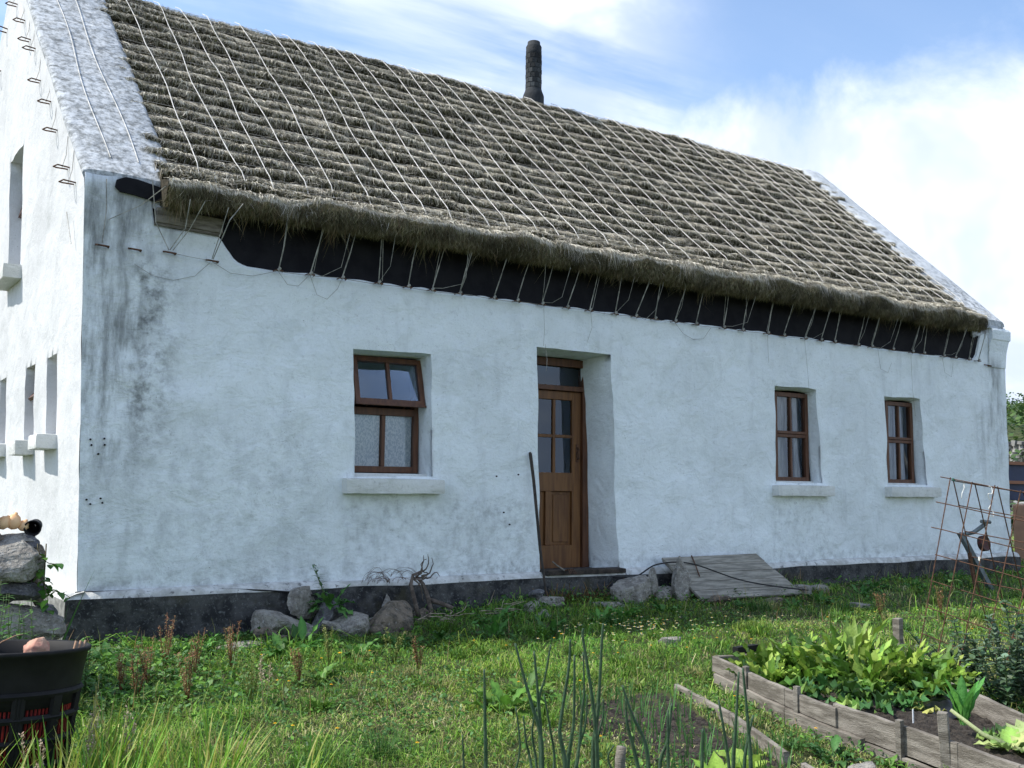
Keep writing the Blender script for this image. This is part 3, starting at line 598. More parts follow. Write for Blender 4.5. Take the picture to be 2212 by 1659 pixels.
# ends of the thatch
for xe, fl in ((.46, 0), (12.0, 1)):
    e = Pg[0 if not fl else -1]; lo_ = e.copy(); lo_[:, 1] += .12; lo_[:, 2] -= .20; grid_np('thatch_end', np.stack([e, lo_], 1), M_thbase, thatch)
def pick(c, n): return np.array(c)[rng.integers(0, len(c), n)]
PALE = [(.50, .465, .39), (.42, .385, .305), (.62, .58, .50), (.31, .28, .20), (.49, .46, .41)]
OLIV = [(.085, .082, .028), (.15, .148, .05), (.06, .052, .022), (.21, .205, .085), (.045, .038, .020)]
SV, SL, SS, SCc = [], [], [], []
def add_bl(P0, P1, P2, wdt, c0, c1, sv=None):
    n = len(P0); 
    if sv is None:
        a = rng.uniform(0, 2 * np.pi, n); sv = np.stack([np.cos(a), np.sin(a) * .5, np.sin(a) * .5], 1)
    V, F, S_, Cc = blades_np(P0, P1, P2, sv * wdt[:, None], c0, c1); o = sum(len(v) for v in SV); l = sum(len(q) for q in SL)
    SV.append(V); SL.append(F + o); SS.append(S_ + l); SCc.append(Cc)
# straws lying down each course
n = 150000; c = rng.integers(0, NCO, n).astype(float); xf = rng.uniform(0, 1, n); x0 = .5 + 11.63 * xf
e0 = sedge(c, x0); e1 = np.where(c < NCO - 1, sedge(np.minimum(c + 1, NCO - 1), x0), STOT); ln = rng.uniform(.08, .20, n)
s = e0 + (e1 - e0) * rng.uniform(.08, .86, n); x = xl_(s) + (xr_(s) - xl_(s)) * xf + rng.normal(0, .008, n)
def hs(sv_, x): t = (sv_ - e0) / (e1 - e0); return hcourse(c, t, x) - np.maximum(0, e0 - sv_) * 1.1
dx = rng.normal(0, .30, n) + .35 * vn(x * 1.9, c * 3.7, 0, 151); lf = rng.exponential(.0035, n)
P0 = surf(x, s, hs(s, x) + .002); s1 = s - ln * .5; P1 = surf(x + dx * ln * .5, s1, hs(s1, x) + lf); s2 = np.maximum(s - ln, e0 - rng.uniform(.0, 1, n) ** 4 * .045); P2 = surf(x + dx * ln, s2, hs(s2, x) + lf * rng.uniform(.2, 2.2, n))
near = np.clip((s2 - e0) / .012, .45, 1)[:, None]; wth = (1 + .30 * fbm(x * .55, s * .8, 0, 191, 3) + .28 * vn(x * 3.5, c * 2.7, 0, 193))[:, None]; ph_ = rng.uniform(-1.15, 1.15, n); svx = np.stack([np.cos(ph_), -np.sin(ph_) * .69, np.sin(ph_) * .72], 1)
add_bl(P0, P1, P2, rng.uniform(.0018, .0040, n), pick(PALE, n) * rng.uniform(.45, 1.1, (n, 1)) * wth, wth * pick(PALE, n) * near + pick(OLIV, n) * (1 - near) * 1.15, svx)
# shaggy butt ends under every course edge
n = 150000; c = rng.integers(0, NCO, n).astype(float); xf = rng.uniform(0, 1, n); x0 = .5 + 11.63 * xf; e0 = sedge(c, x0); x = xl_(e0) + (xr_(e0) - xl_(e0)) * xf
hh = hcourse(c, 0., x); f0 = rng.uniform(.0, 1.0, n); s = e0 + rng.uniform(.0, .03, n); ln = rng.uniform(.022, .062, n); bot = c < .5
ln = np.where(bot, ln * 1.5, ln); sp = rng.normal(0, .45, n)
P0 = surf(x, s, hh * f0 - .005); P1 = surf(x + sp * ln * .5, s - ln * .5, hh * f0 + .002); P2 = surf(x + sp * ln, s - ln, np.maximum(hh * f0 - ln * rng.uniform(.1, .9, n), .012))
ff = f0[:, None]; add_bl(P0, P1, P2, rng.uniform(.0016, .0036, n), pick(OLIV, n) * (.15 + .45 * ff), pick(OLIV, n) * rng.uniform(.5, 1.3, (n, 1)) * (.2 + 1.2 * ff ** 2))  # darker low on the step: shade under the edge put into the colour
# shaggy face of the eave lip
EV = [(.15, .135, .065), (.10, .09, .05), (.24, .215, .12), (.13, .085, .045), (.11, .11, .045), (.30, .27, .17)]
n = 60000; x = rng.uniform(.50, 11.97, n); e0 = sedge(0., x); s = rng.uniform(-.01, 1, n) * e0; hh = hcourse(0., 0., x); f_ = s / e0; ln = rng.uniform(.03, .10, n); sp = rng.normal(0, .45, n)
P0 = surf(x, np.maximum(s, .0), hh * (.25 + .75 * f_)); P2 = P0 + np.stack([sp * ln, -rng.uniform(.0, .35, n) * ln, -ln * .85], -1); P1 = (P0 + P2) / 2 + np.stack([0 * x, -.25 * ln, 0 * x], -1)
P1[:, 1] -= .02 * vn(x * 6, P0[:, 2] * 8, 0, 173); P2[:, 1] -= .03 * vn(x * 6, P0[:, 2] * 8, 0, 173); add_bl(P0, P1, P2, rng.uniform(.0016, .0036, n), pick(EV, n) * .5, pick(EV, n) * rng.uniform(.4, 1.25, (n, 1)) * np.clip(1 + .35 * vn(x * 3, 0, 0, 171) + .75 * vn(x * 11, P0[:, 2] * 13, 0, 172), .2, 2.2)[:, None])  # clumped factor paints shaded pockets and highlights into the eave straw colour
# straws dripping over the lip from the lowest course
n = 7000; x = rng.uniform(.50, 11.96, n); e0 = sedge(0., x); hh = hcourse(0., 0., x); ln = rng.uniform(.04, .12, n) * (.6 + .8 * (vn(x * 2.4, 0, 0, 133) > 0)); sp = rng.normal(0, .4, n); s = e0 + rng.uniform(0, .08, n)
P0 = surf(x, s, hh * .95); P1 = surf(x + sp * ln * .4, e0 - .01, hh * 1.1); P2 = P1 + np.stack([sp * ln * .6, rng.uniform(-.35, .1, n) * ln, -ln], -1)
add_bl(P0, P1, P2, rng.uniform(.0016, .0034, n), pick(PALE, n), pick(PALE + OLIV, n) * .9)
# fringe hanging below the eave
n = 20000; x = rng.uniform(.50, 11.96, n); y = rng.uniform(-.27, -.08, n); z0_ = 3.25 + .03 * vn(x * 3, 0, 0, 121); ln = rng.gamma(1.8, .026, n) * (.5 + 1.1 * np.clip(.5 + .9 * vn(x * 5, 0, 0, 181), 0, 1.5)); sp = rng.normal(0, .35, n)
P0 = np.stack([x, y, z0_], -1); P1 = P0 + np.stack([sp * ln * .5, rng.normal(0, .2, n) * ln, -ln * .5], -1); P2 = P0 + np.stack([sp * ln, rng.normal(0, .3, n) * ln, -ln], -1)
add_bl(P0, P1, P2, rng.uniform(.0012, .003, n), pick(EV, n) * .7, pick(EV + [(.30, .20, .10)], n) * .9)
# ragged grassy tufts and netting along the ridge
n = 16000; x = rng.uniform(.42, 12.45, n); tl = .5 + .5 * vn(x * 1.3, 0, 0, 141) ; ln = rng.uniform(.02, .05, n) * (1 + 1.2 * np.maximum(0, tl - .62) * 2); s = STOT - rng.uniform(0, .25, n)
P0 = surf(x, s, np.full(n, .02)); P1 = P0 + np.stack([rng.normal(0, .4, n) * ln, rng.normal(0, .5, n) * ln, ln * .6], -1); P2 = P0 + np.stack([rng.normal(0, .7, n) * ln, rng.normal(0, .6, n) * ln, ln], -1)
add_bl(P0, P1, P2, rng.uniform(.0015, .003, n), pick(OLIV, n), pick(PALE + OLIV, n))
# coarse bleached stalks lying on the courses
n = 17000; c = rng.integers(0, NCO, n).astype(float); xf = rng.uniform(0, 1, n); x0 = .5 + 11.63 * xf; e0 = sedge(c, x0); e1 = np.where(c < NCO - 1, sedge(np.minimum(c + 1, NCO - 1), x0), STOT); s = e0 + (e1 - e0) * rng.uniform(.05, .6, n); x = xl_(s) + (xr_(s) - xl_(s)) * xf; ln = rng.uniform(.04, .12, n); dx = rng.normal(0, .7, n)
P0 = surf(x, s, hs(s, x) + .010); s1 = s - ln * .5; P1 = surf(x + dx * ln * .5, s1, hs(s1, x) + .016); s2 = np.maximum(s - ln, e0 - .02); P2 = surf(x + dx * ln, s2, hs(s2, x) + .008); ph_ = rng.uniform(-1.1, 1.1, n); svx = np.stack([np.cos(ph_), -np.sin(ph_) * .69, np.sin(ph_) * .72], 1); cb = rng.uniform(.5, 1, (n, 1)) * np.array([[.86, .80, .66]])
add_bl(P0, P1, P2, rng.uniform(.0022, .0045, n), cb, cb, svx)
# loose strands sticking out anywhere
n = 11000; x = rng.uniform(.5, 12.2, n); s = rng.uniform(.1, STOT, n); ln = rng.uniform(.05, .22, n); a = rng.uniform(0, 2 * np.pi, n)
P0 = surf(x, s, np.full(n, .05)); P1 = surf(x + np.cos(a) * ln * .5, s - abs(np.sin(a)) * ln * .5, np.full(n, .085)); P2 = surf(x + np.cos(a) * ln, s - abs(np.sin(a)) * ln, .05 + rng.uniform(0, .06, n))
add_bl(P0, P1, P2, rng.uniform(.0012, .0024, n), pick(PALE, n) * 1.1, pick(PALE, n) * 1.2)
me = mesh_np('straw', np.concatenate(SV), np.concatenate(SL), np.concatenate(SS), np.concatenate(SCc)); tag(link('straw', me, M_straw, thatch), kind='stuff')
del SV, SL, SS, SCc
# ropes over the thatch
ties = [1.53, 1.83, 2.14, 2.51, 2.82, 3.08, 3.39, 3.79, 4.07, 4.38, 4.70, 5.0, 5.35, 5.64, 5.92, 6.22, 6.54, 6.98, 7.29, 7.72, 8.0, 8.38, 8.68, 8.94, 9.39, 9.67, 10.11, 10.53, 10.78, 11.23, 11.49, 11.82, 12.05]
rops = [.86, 1.22] + ties
for i, xb in enumerate(rops):
    xt = xb + U(-.10, .10) - .10; pts = []; ph = U(0, 6); s_ = STOT - .02; nst = 26; end = U(.50, .68)
    for k in range(nst):
        f = k / (nst - 1); s_ = (STOT - .02) * (1 - f) + end * f; x = xt + (xb - xt) * f + .022 * math.sin(f * 7 + ph) + .012 * math.sin(f * 19 + ph)
        c_ = max(0, min(NCO - 1, round((s_ - S1) / DS + 1))); es = float(sedge(c_, x)) + .03; es = es if k % 4 else s_
        pts.append(tuple(surf(np.array(x), np.array(es if k not in (0, nst - 1) else s_), np.array(.105 if k < nst - 1 else .04))))
    q = [pts[0]]
    for p in pts[1:]:
        if (Vector(p) - Vector(q[-1])).length > .05: q.append(p)
    m = MB(); m.tube(q, .0044, 5); m.build('roof_rope', M_rope, thatch)
for xb, xt, y1 in ((.09, -.10, 3.0), (.33, .06, 3.2)):
    m = MB(); pts = []
    for k in range(24):
        f = k / 23; y = .18 + f * y1; x = xb + (xt - xb) * f + .02 * math.sin(f * 9 + xb * 20); pts.append((x, y, 3.385 + TN * y + .055))
    m.tube(pts, .0046, 5); m.build('roof_rope', M_rope, house)
for c_ in range(1, NCO):
    m = MB(); xx = np.linspace(.55, 12.1 + .07 * c_ * .25, 60); e = np.array([float(sedge(c_, x)) for x in xx]); em = np.convolve(np.pad(e, 4, mode='edge'), np.ones(9) / 9, 'valid') + .10 + .02 * np.sin(xx * 2 + c_)
    p = surf(xx, em, np.full(60, .072)); m.tube([tuple(a) for a in p], .0021, 4); m.build('roof_wire', M_wire, thatch)
# short ties from the eave down to iron pegs
for i, xb in enumerate(ties):
    m = MB(); zt = 3.255; lean = U(-.04, .09); top = (xb + lean, U(-.25, -.14), zt); bot = (xb, -.045, 2.785 + .006 * math.sin(i))
    mid = tuple((a + b) / 2 + U(-.008, .008) for a, b in zip(top, bot)); m.tube([top, mid, bot], .0040 * U(.7, 1.15), 5); m.tube([mid, bot], .0062, 5)
    if i % 2: m.tube([(top[0] + U(-.05, .05), top[1], top[2]), (bot[0] + U(-.02, .04), bot[1], bot[2] + .02)], .003, 4)
    if i % 3 == 0: x2 = xb + U(-.16, .16); m.tube([(x2, -.27, zt + .05), (x2 * .5 + xb * .5 + U(-.03, .03), -.16, 2.93), bot], .0022, 4)
    if i % 4 == 1:
        x2 = xb + U(.18, .3); m.tube([(xb, -.05, 2.80), (xb + .09, -.1, 2.74 + U(0, .06)), (x2, -.15, 2.86), (x2 + .03, -.26, 3.16)], .0024, 4)
    m.tube([(bot[0] - .012, -.06, 2.775), (bot[0] + .012, -.06, 2.80)], .014, 6); m.build('eave_tie', M_cord, house)
    h_ = MB(); h_.tube([(xb - .035, -.005, 2.777), (xb - .03, -.062, 2.777), (xb + .035, -.065, 2.775), (xb + .045, -.01, 2.775)], .006, 5); h_.build('peg', M_rust, house)
m = MB(); m.tube([(x, -.055 + .01 * math.sin(x * 5), 2.778 - .012 * abs(math.sin(x * 4.5))) for x in np.linspace(1.5, 12.05, 90)], .0028, 4); m.build('tie_wire', M_wire, house)
for pts in ([(.46, -.3, 3.30), (.32, -.08, 3.17), (.08, -.04, 3.02)], [(.40, -.1, 3.39), (.45, -.06, 3.05), (.57, -.05, 2.83)], [(.78, -.32, 3.22), (.70, -.18, 3.0), (.60, -.06, 2.83)], [(.66, -.32, 3.22), (.66, -.2, 3.0), (.575, -.06, 2.83)], [(.98, -.32, 3.2), (.96, -.2, 3.02), (.93, -.06, 2.80)], [(1.10, -.33, 3.25), (1.0, -.3, 3.1), (.94, -.06, 2.80)], [(.05, -.03, 3.36), (.06, -.04, 3.1), (.04, -.04, 2.82)],
            [(.58, -.05, 2.81), (.75, -.05, 2.795), (.93, -.05, 2.785)], [(.94, -.04, 2.78), (1.1, -.04, 2.70), (1.3, -.04, 2.70), (1.51, -.04, 2.77)], [(1.53, -.04, 2.77), (1.62, -.04, 2.66), (1.72, -.04, 2.66), (1.82, -.04, 2.77)], [(1.83, -.04, 2.77), (1.9, -.04, 2.6), (2.0, -.04, 2.57), (2.1, -.04, 2.68), (2.14, -.04, 2.78)], [(.3, -.03, 2.68), (.45, -.03, 2.60), (.62, -.03, 2.58), (.8, -.03, 2.64), (.92, -.04, 2.77)],
            [(6.22, -.04, 2.77), (6.35, -.04, 2.65), (6.5, -.04, 2.60), (6.66, -.04, 2.62), (6.78, -.04, 2.76)], [(4.40, -.05, 2.76), (4.41, -.05, 2.5), (4.40, -.05, 2.34)], [(4.42, -.05, 2.36), (4.44, -.06, 2.2), (4.43, -.06, 2.08)], [(5.02, -.04, 2.77), (5.04, -.04, 2.6), (4.98, -.04, 2.45)], [(7.72, -.04, 2.77), (7.73, -.04, 2.42)], [(8.38, -.04, 2.77), (8.42, -.05, 2.3), (8.43, -.05, 2.12)], [(10.5, -.04, 2.77), (10.51, -.04, 2.3), (10.54, -.05, 1.9)],
            [(9.8, -.04, 2.77), (9.85, -.04, 2.5), (10.0, -.04, 2.46), (10.08, -.04, 2.6)], [(11.2, -.04, 2.77), (11.25, -.04, 2.55), (11.4, -.04, 2.5), (11.45, -.04, 2.7)], [(12.3, -.05, 3.2), (12.31, -.05, 3.0), (12.3, -.05, 2.74)]):
    m = MB(); P = [Vector(p) for p in pts]; m.tube(P, .0022 if pts[0][2] < 2.9 else .0042, 4); m.build('loose_cord', M_cord if pts[0][2] > 2.9 or pts[0][0] in (4.42,) else M_wire, house)
for (x, z) in ((.046, 2.797), (.30, 2.80), (.582, 2.812), (.943, 2.788), (12.3, 2.73)):
    h_ = MB(); h_.tube([(x - .045, .0, z + .012), (x - .04, -.055, z), (x + .045, -.06, z - .006), (x + .05, .0, z)], .0085, 6, cap=True); h_.build('peg', M_rust, house)
# staples with tie ends along the gable verge
for i, yy in enumerate(np.linspace(.30, 3.3, 9)):
    yy += U(-.12, .12); z = 3.17 + TN * yy * .98 - U(0, .16); x = gx(yy, z) + .01; h_ = MB(); h_.tube([(x, yy - .03, z), (x - .10, yy - .03, z + .01), (x - .13, yy, z - .005), (x - .10, yy + .035, z), (x, yy + .035, z)], .007, 5)
    h_.build('staple', M_rust, house)
    m = MB(); m.tube([(x - .06, yy, z), (x - .03, yy + .02, z + .12), (x - .02, yy + .05, z + .30)], .003, 4); m.build('loose_cord', M_wire, house)
for i, yy in enumerate(np.linspace(3.9, 6.6, 8)):
    z = 3.25 + TN * (2 * RY - yy); x = gx(yy, z) + .01; h_ = MB(); h_.tube([(x, yy - .03, z - .3), (x - .12, yy - .03, z - .28), (x - .17, yy, z - .30), (x - .13, yy + .035, z - .31), (x, yy + .035, z - .32)], .008, 5); h_.build('staple', M_rust, house)
m = MB(); m.tube([(gx(.35, 3.15) - .05, .42, 3.15), (gx(.3, 3) - .03, .28, 2.85)], .006, 5); m.build('loose_cord', M_rope, house)
# bolt holes left in the plaster
for (x, z) in ((.035, 1.215), (.045, 1.17), (.14, 1.225), (.145, 1.175), (.03, .735), (.06, .70), (.135, .745), (.15, .71), (.10, 1.10), (3.86, .98), (4.12, 1.0), (3.95, .62), (4.02, .50)):
    h_ = MB(); h_.lathe((x, -.018 + float(facey(x, z)) * .0 - .012, z), [(.0, 0), (.008, .0), (.008, .014)], 8, m=Matrix.Rotation(R(90), 3, 'X').transposed()); h_.build('bolt_hole', M_black, house)
# ================================================================== THINGS ROUND THE COTTAGE
def leafcol(base, v=.25): k = 1 + U(-v, v); return tuple(max(0, c * k * (1 + U(-.08, .08))) for c in base)
def dress(name, label, cat, mb, mt, loc=(0, 0, 0), group=None, smooth=True):
    o = mb.build(name, mt, None, smooth); o.location = loc; return tag(o, label, cat, group)
# ---- rocks against the plinth
def rock(size, seed, flat=0., pointed=0., n=34):
    """irregular limestone block with broken facets; origin at its base"""
    a = np.array(size) / 2; rr = np.random.default_rng(seed); th = np.linspace(0, np.pi, n); ph = np.linspace(0, 2 * np.pi, 2 * n + 1)
    T, Ph = np.meshgrid(th, ph, indexing='ij'); D = np.stack([np.sin(T) * np.cos(Ph), np.sin(T) * np.sin(Ph), np.cos(T)], -1)
    rad = 1.0 / np.maximum((np.abs(D) ** 5).sum(-1) ** .2, .3) * 1.05
    for k in range(13):
        v = rr.normal(size=3); v /= np.linalg.norm(v); d = rr.uniform(.66, 1.05); dt = D @ v; rad = np.where(dt > .05, np.minimum(rad, d / np.maximum(dt, .05)), rad)
    rad = rad * (1 + .13 * fbm(D[..., 0] * 2.2 + seed, D[..., 1] * 2.2, D[..., 2] * 2.2, seed, 4) + .035 * fbm(D[..., 0] * 7, D[..., 1] * 7, D[..., 2] * 11 + seed, seed, 3))
    rad[:, -1] = rad[:, 0]; rad[0] = rad[0, 0]; rad[-1] = rad[-1, 0]; P = D * rad[..., None] * a
    if pointed: k = 1 - pointed * np.clip((P[..., 2] + a[2]) / (2 * a[2]), 0, 1); P[..., 0] *= k; P[..., 1] *= k
    P[..., 2] += a[2] * .85; m = MB(); m.grid(P, flip=True); return m
rocks = [  # x, y, (sx, sy, sz), rot, mat, pointed, dz, label
    (1.58, -.32, (.46, .36, .34), .2, M_rock, 0, 0, 'broad grey rock against the plinth, leftmost of the rubble heap'),
    (1.98, -.28, (.28, .24, .40), .6, M_rockd, .1, .02, 'dark bluish squarish rock between two paler ones'),
    (2.14, -.52, (.32, .24, .34), -.2, M_rock, 0, -.02, 'small blocky white-faced rock in front of the dark bluish one'),
    (2.52, -.44, (.56, .36, .40), .3, M_rockb, .15, -.02, 'large rough brown rock at the right end of the left rubble heap'),
    (1.82, -.17, (.36, .12, .34), .5, M_rock, .25, .18, 'flat slab of grey stone tilted on top of the left rubble heap'),
    (2.60, -.20, (.14, .10, .30), 0, M_rock, .6, .10, 'thin pointed stone standing behind the large brown rock'),
    (1.12, -.62, (.36, .22, .10), .1, M_rock, 0, 0, 'low crumbly pale stone lying in the weeds left of the rubble heap'),
    (4.02, -.42, (.24, .18, .13), .4, M_rock, 0, 0, 'lumpy grey stone left of the pale layered one below the iron bar'),
    (4.32, -.36, (.30, .16, .14), -.2, M_rock, 0, .02, 'pale layered stone at the foot of the iron bar'),
    (4.16, -.30, (.16, .12, .10), .3, M_rockd, 0, .10, 'small blue-grey stone perched on the pale layered one'),
    (3.98, -.68, (.26, .18, .11), 0, M_rock, 0, -.02, 'low mossy stone in the grass in front of the iron bar'),
    (5.34, -.38, (.62, .30, .30), .1, M_rock, .1, -.02, 'wide fractured grey rock below the door sill'),
    (5.62, -.32, (.13, .12, .38), .2, M_rock, .55, .04, 'narrow pointed stone sticking up beside the door step'),
    (5.78, -.34, (.20, .18, .20), .5, M_rock, 0, 0, 'rounded grey stone between the pointed stone and the upright slab'),
    (5.96, -.42, (.34, .20, .52), .1, M_rock, .3, -.02, 'big upright slab of stone leaning on the corner of the grey planks'),
    (6.25, -.62, (.30, .22, .14), .2, M_rockb, 0, 0, 'reddish brown stone in front of the grey planks'),
    (4.95, -.55, (.44, .26, .08), .1, M_rock, 0, 0, 'flat mossy paving stone in the grass below the door'),
    (7.72, -.48, (.30, .24, .17), .3, M_rock, 0, 0, 'grey rock at the right end of the grey planks'),
    (8.02, -.46, (.24, .20, .14), -.3, M_rock, 0, 0, 'smaller rock right of the one by the plank end'),
    (7.05, -.72, (.34, .22, .12), 0, M_rockb, 0, -.02, 'half buried brown rock under the front edge of the grey planks')]
for i, (x, y, sz, rz, m_, po, dz, lb) in enumerate(rocks):
    o = dress('rock', lb, 'rock', rock((sz[0] * 1.05, sz[1], sz[2] * (.78 if i not in (11, 12, 14) else 1)), 30 + i, pointed=po), m_, (x, y, GZ(x, y) - .03 + dz), 'rocks and rubble along the plinth', smooth=False); o.rotation_euler = (U(-.1, .1), U(-.1, .1), rz)
random.seed(44)
for i in range(22):
    left = i < 12; x = U(1.3, 2.9) if left else random.choice([U(3.8, 4.6), U(5.0, 6.4), U(7.3, 8.3)]); y = U(-.62, -.20); q = U(.07, .15)
    o = dress('rubble_stone', 'small broken stone among the rubble heap left of the dead vine' if left else 'small broken stone among the rubble between iron bar and plank panel', 'stone', rock((q * U(1, 1.5), q, q * U(.5, .9)), 500 + i, n=18), random.choice([M_rock, M_rock, M_rockb]), (x, y, GZ(x, y) - .01 + (U(0, .06) if left else 0)), 'small stones left of the dead vine' if left else 'small stones right of the dead vine', smooth=False); o.rotation_euler = (U(-.3, .3), U(-.3, .3), U(0, 6))
m = MB(); m.box((0, 0, .02), (.42, .14, .035), jit=.01); o = bevel(dress('stone_slab', 'thin pale slab lying in the grass right of the grey planks', 'slab', m, M_rock, (7.95, -1.15, GZ(7.95, -1.15)), smooth=False), .008); o.rotation_euler = (.1, .05, .35)
o = dress('rock', 'small white stone lying in the lawn among daisies', 'rock', rock((.28, .16, .10), 77), M_rock, (4.35, -2.05, GZ(4.35, -2.05) - .02)); 
for i, (x, y, sz, lb) in enumerate(((2.9, -5.15, (.20, .16, .10), 'smooth pale stone at the bottom edge beside the raised bed'), (.58, -3.95, (.10, .08, .05), 'small grey stone in the lawn left of the onion stalks'))):
    dress('rock', lb, 'rock', rock(sz, 90 + i), M_rock, (x, y, GZ(x, y) - .01))
m = MB(); random.seed(41)
for k in range(420): m.leaf((U(-.62, .55), U(-.09, .06), U(-.02, .03)), U(0, 6.28), U(.08, .24), .005, U(30, 88), U(10, 90), 0, leafcol(random.choice([(.16, .09, .035), (.11, .075, .03), (.20, .13, .05), (.07, .09, .03)])), 4, 0, 2)
dress('dead_grass_tuft', 'rusty brown dead grass and moss growing against the plinth below the door', 'grass', m, M_grass, (4.85, -.26, GZ(4.85, -.26)))
# ---- weathered plank panel leaning on the plinth
random.seed(6); pan = thing('plank_panel', 'weathered grey plank panel leaning against the plinth right of the door', 'panel', (6.6, -.35, -.05))
A, B, Cc, Dd = [Vector(v) for v in ((5.93, -.13, .125), (7.36, -.13, .135), (7.62, -.62, -.30), (6.05, -.62, -.28))]
nrm = (B - A).cross(Dd - A).normalized()
if nrm.y > 0: nrm = -nrm
for k in range(5):
    a, b = k / 5 + .006, (k + 1) / 5 - .006; q = [A.lerp(Dd, a), B.lerp(Cc, a), B.lerp(Cc, b), A.lerp(Dd, b)]; u_ = (B - A).normalized(); q[1] += u_ * U(-.012, .012); q[2] += u_ * U(-.012, .012); h = nrm * U(.0, .004)
    m = MB(); m.add([v + h for v in q] + [v + h - nrm * .022 for v in q], [(0, 1, 2, 3), (7, 6, 5, 4), (0, 4, 5, 1), (1, 5, 6, 2), (2, 6, 7, 3), (3, 7, 4, 0)]); m.build('plank', M_panel, pan)
for q_ in (.03, .93): m = MB(); m.tube([A.lerp(B, q_) - nrm * .03, Dd.lerp(Cc, q_) - nrm * .03], .03, 4); m.build('batten', M_panel, pan)
m = MB(); m.tube([A.lerp(B, .30) + nrm * .01, A.lerp(B, .32).lerp(Dd, .3) + nrm * .02, A.lerp(B, .36).lerp(Dd, .5) + nrm * .01], .007, 5); m.build('latch', M_rust, pan)
# ---- cable along the wall foot and over the panel
M_cab = mat('black cable', (.008, .008, .010), .5, spec=.4)
def cable(lbl, pts, r=.007):
    P = [Vector(p) for p in pts]; q = []
    for i in range(len(P) - 1):
        p0, p1, p2, p3 = P[max(i - 1, 0)], P[i], P[i + 1], P[min(i + 2, len(P) - 1)]
        for t in np.linspace(0, 1, 7)[:-1]: q.append(.5 * ((2 * p1) + (p2 - p0) * t + (2 * p0 - 5 * p1 + 4 * p2 - p3) * t * t + (3 * p1 - p0 - 3 * p2 + p3) * t ** 3))
    q.append(P[-1]); m = MB(); m.tube(q, r, 6); return dress('cable', lbl, 'cable', m, M_cab)
cable('thin black cable lying along the painted ledge left of the plinth rubble', [(-.02, -.035, .012), (.4, -.04, .006), (.9, -.05, -.006), (1.3, -.075, -.02), (1.75, -.13, -.06), (1.95, -.16, -.10)])
cable('black hose draped across the grey planks beside the door', [(5.25, -.13, -.06), (5.55, -.15, -.06), (5.80, -.20, .06), (6.15, -.34, .07), (6.7, -.52, -.11), (7.2, -.62, -.20), (7.62, -.68, -.25)], .008)
# ---- iron bar and claw by the door
m = MB(); m.tube([(4.258, -.02, 1.232), (4.262, -.025, 1.215), (4.275, -.07, .95), (4.281, -.19, .25), (4.276, -.28, -.06), (4.270, -.34, -.28)], [.012, .018, .017, .015, .012, .009], 7); dress('iron_bar', 'long dark iron bar propped against the wall beside the door', 'iron bar', m, mat('dark iron', (.022, .020, .019), .7, (.06, .045, .035), 12, 4))
cl = thing('hand_rake', 'small clawed hand rake lying on the door sill', 'hand rake', (4.62, -.12, .02))
m = MB(); m.tube([(4.52, -.06, .12), (4.56, -.09, .08), (4.62, -.14, .03)], .009, 6); m.build('handle', M_greyw, cl)
for k in range(4): m = MB(); m.tube([(4.62, -.14, .03), (4.64 + .022 * k, -.17, .045), (4.65 + .025 * k, -.20, .0)], .0045, 5); m.build('tine', M_rust, cl)
# ---- dead vine stump and twigs, wire tangle
def wander(p, d, n, st, tw, r0, r1):
    p = Vector(p); d = Vector(d).normalized(); pts = [p.copy()]
    for _ in range(n): d = (d + Vector((U(-tw, tw), U(-tw, tw), U(-tw, tw)))).normalized(); p = p + d * st; pts.append(p.copy())
    return pts, list(np.linspace(r0, r1, n + 1))
M_bark = mat('dead vine bark', (.16, .13, .11), .95, (.07, .055, .045), 18, 5, bump=.6, bscale=40)
random.seed(31); m = MB()
for st_ in ([(3.02, -.40, -.30), (3.00, -.34, -.14), (2.99, -.29, -.02), (3.02, -.27, .06), (3.10, -.27, .09)], [(3.15, -.40, -.27), (3.14, -.34, -.13), (3.11, -.30, -.02), (3.06, -.28, .04)], [(3.15, -.34, -.16), (3.27, -.38, -.20), (3.36, -.42, -.24)]): m.tube(st_, [.022, .020, .018, .014, .010][:len(st_)], 7)
for k in range(9):
    a = U(-.5, 1.2); pts, rr_ = wander((3.05 + U(-.05, .08), -.28, .05 + U(-.03, .04)), (math.cos(a), U(-.4, .1), math.sin(a) * .5), 8, .030, .55, .009, .003); m.tube(pts, rr_, 5)
dress('dead_vine', 'gnarled leafless vine stump at the foot of the wall between window and door', 'vine', m, M_bark, (-.20, 0, 0))
m = MB()
for k in range(16):
    c0 = Vector((2.62 + U(0, .42), -.16, .0 + U(-.02, .05))); r_ = U(.03, .13); a0 = U(0, 6); tl = U(.3, 1.2); m.tube([c0 + Vector((math.cos(a0 + t) * r_, -.02 * t, abs(math.sin(a0 + t)) * r_ * tl + U(-.004, .004))) for t in np.linspace(0, 5.2, 16)], .0016, 4)
dress('wire_tangle', 'tangle of thin rusty wire on the plinth left of the dead vine', 'wire', m, M_rust, (-.24, 0, 0))
for lb, (x, y) in (('bundle of bare grey twigs lying right of the dead vine', (3.62, -.62)), ('bare twigs and stalks lying in front of the large brown rock', (2.95, -.62))):
    m = MB()
    for k in range(10): a = U(-.6, .9); pts, rr_ = wander((U(-.25, .1), U(-.1, .1), .05 + U(0, .08)), (math.cos(a), U(-.4, .4), math.sin(a) * .35), 7, U(.02, .045), .35, .0055, .002); m.tube(pts, rr_, 5)
    dress('twig_heap', lb, 'twigs', m, mat('dry twigs', (.34, .29, .22), .95, (.2, .16, .12), 20, 3), (x, y, GZ(x, y)), 'heaps of dry twigs under the wall')
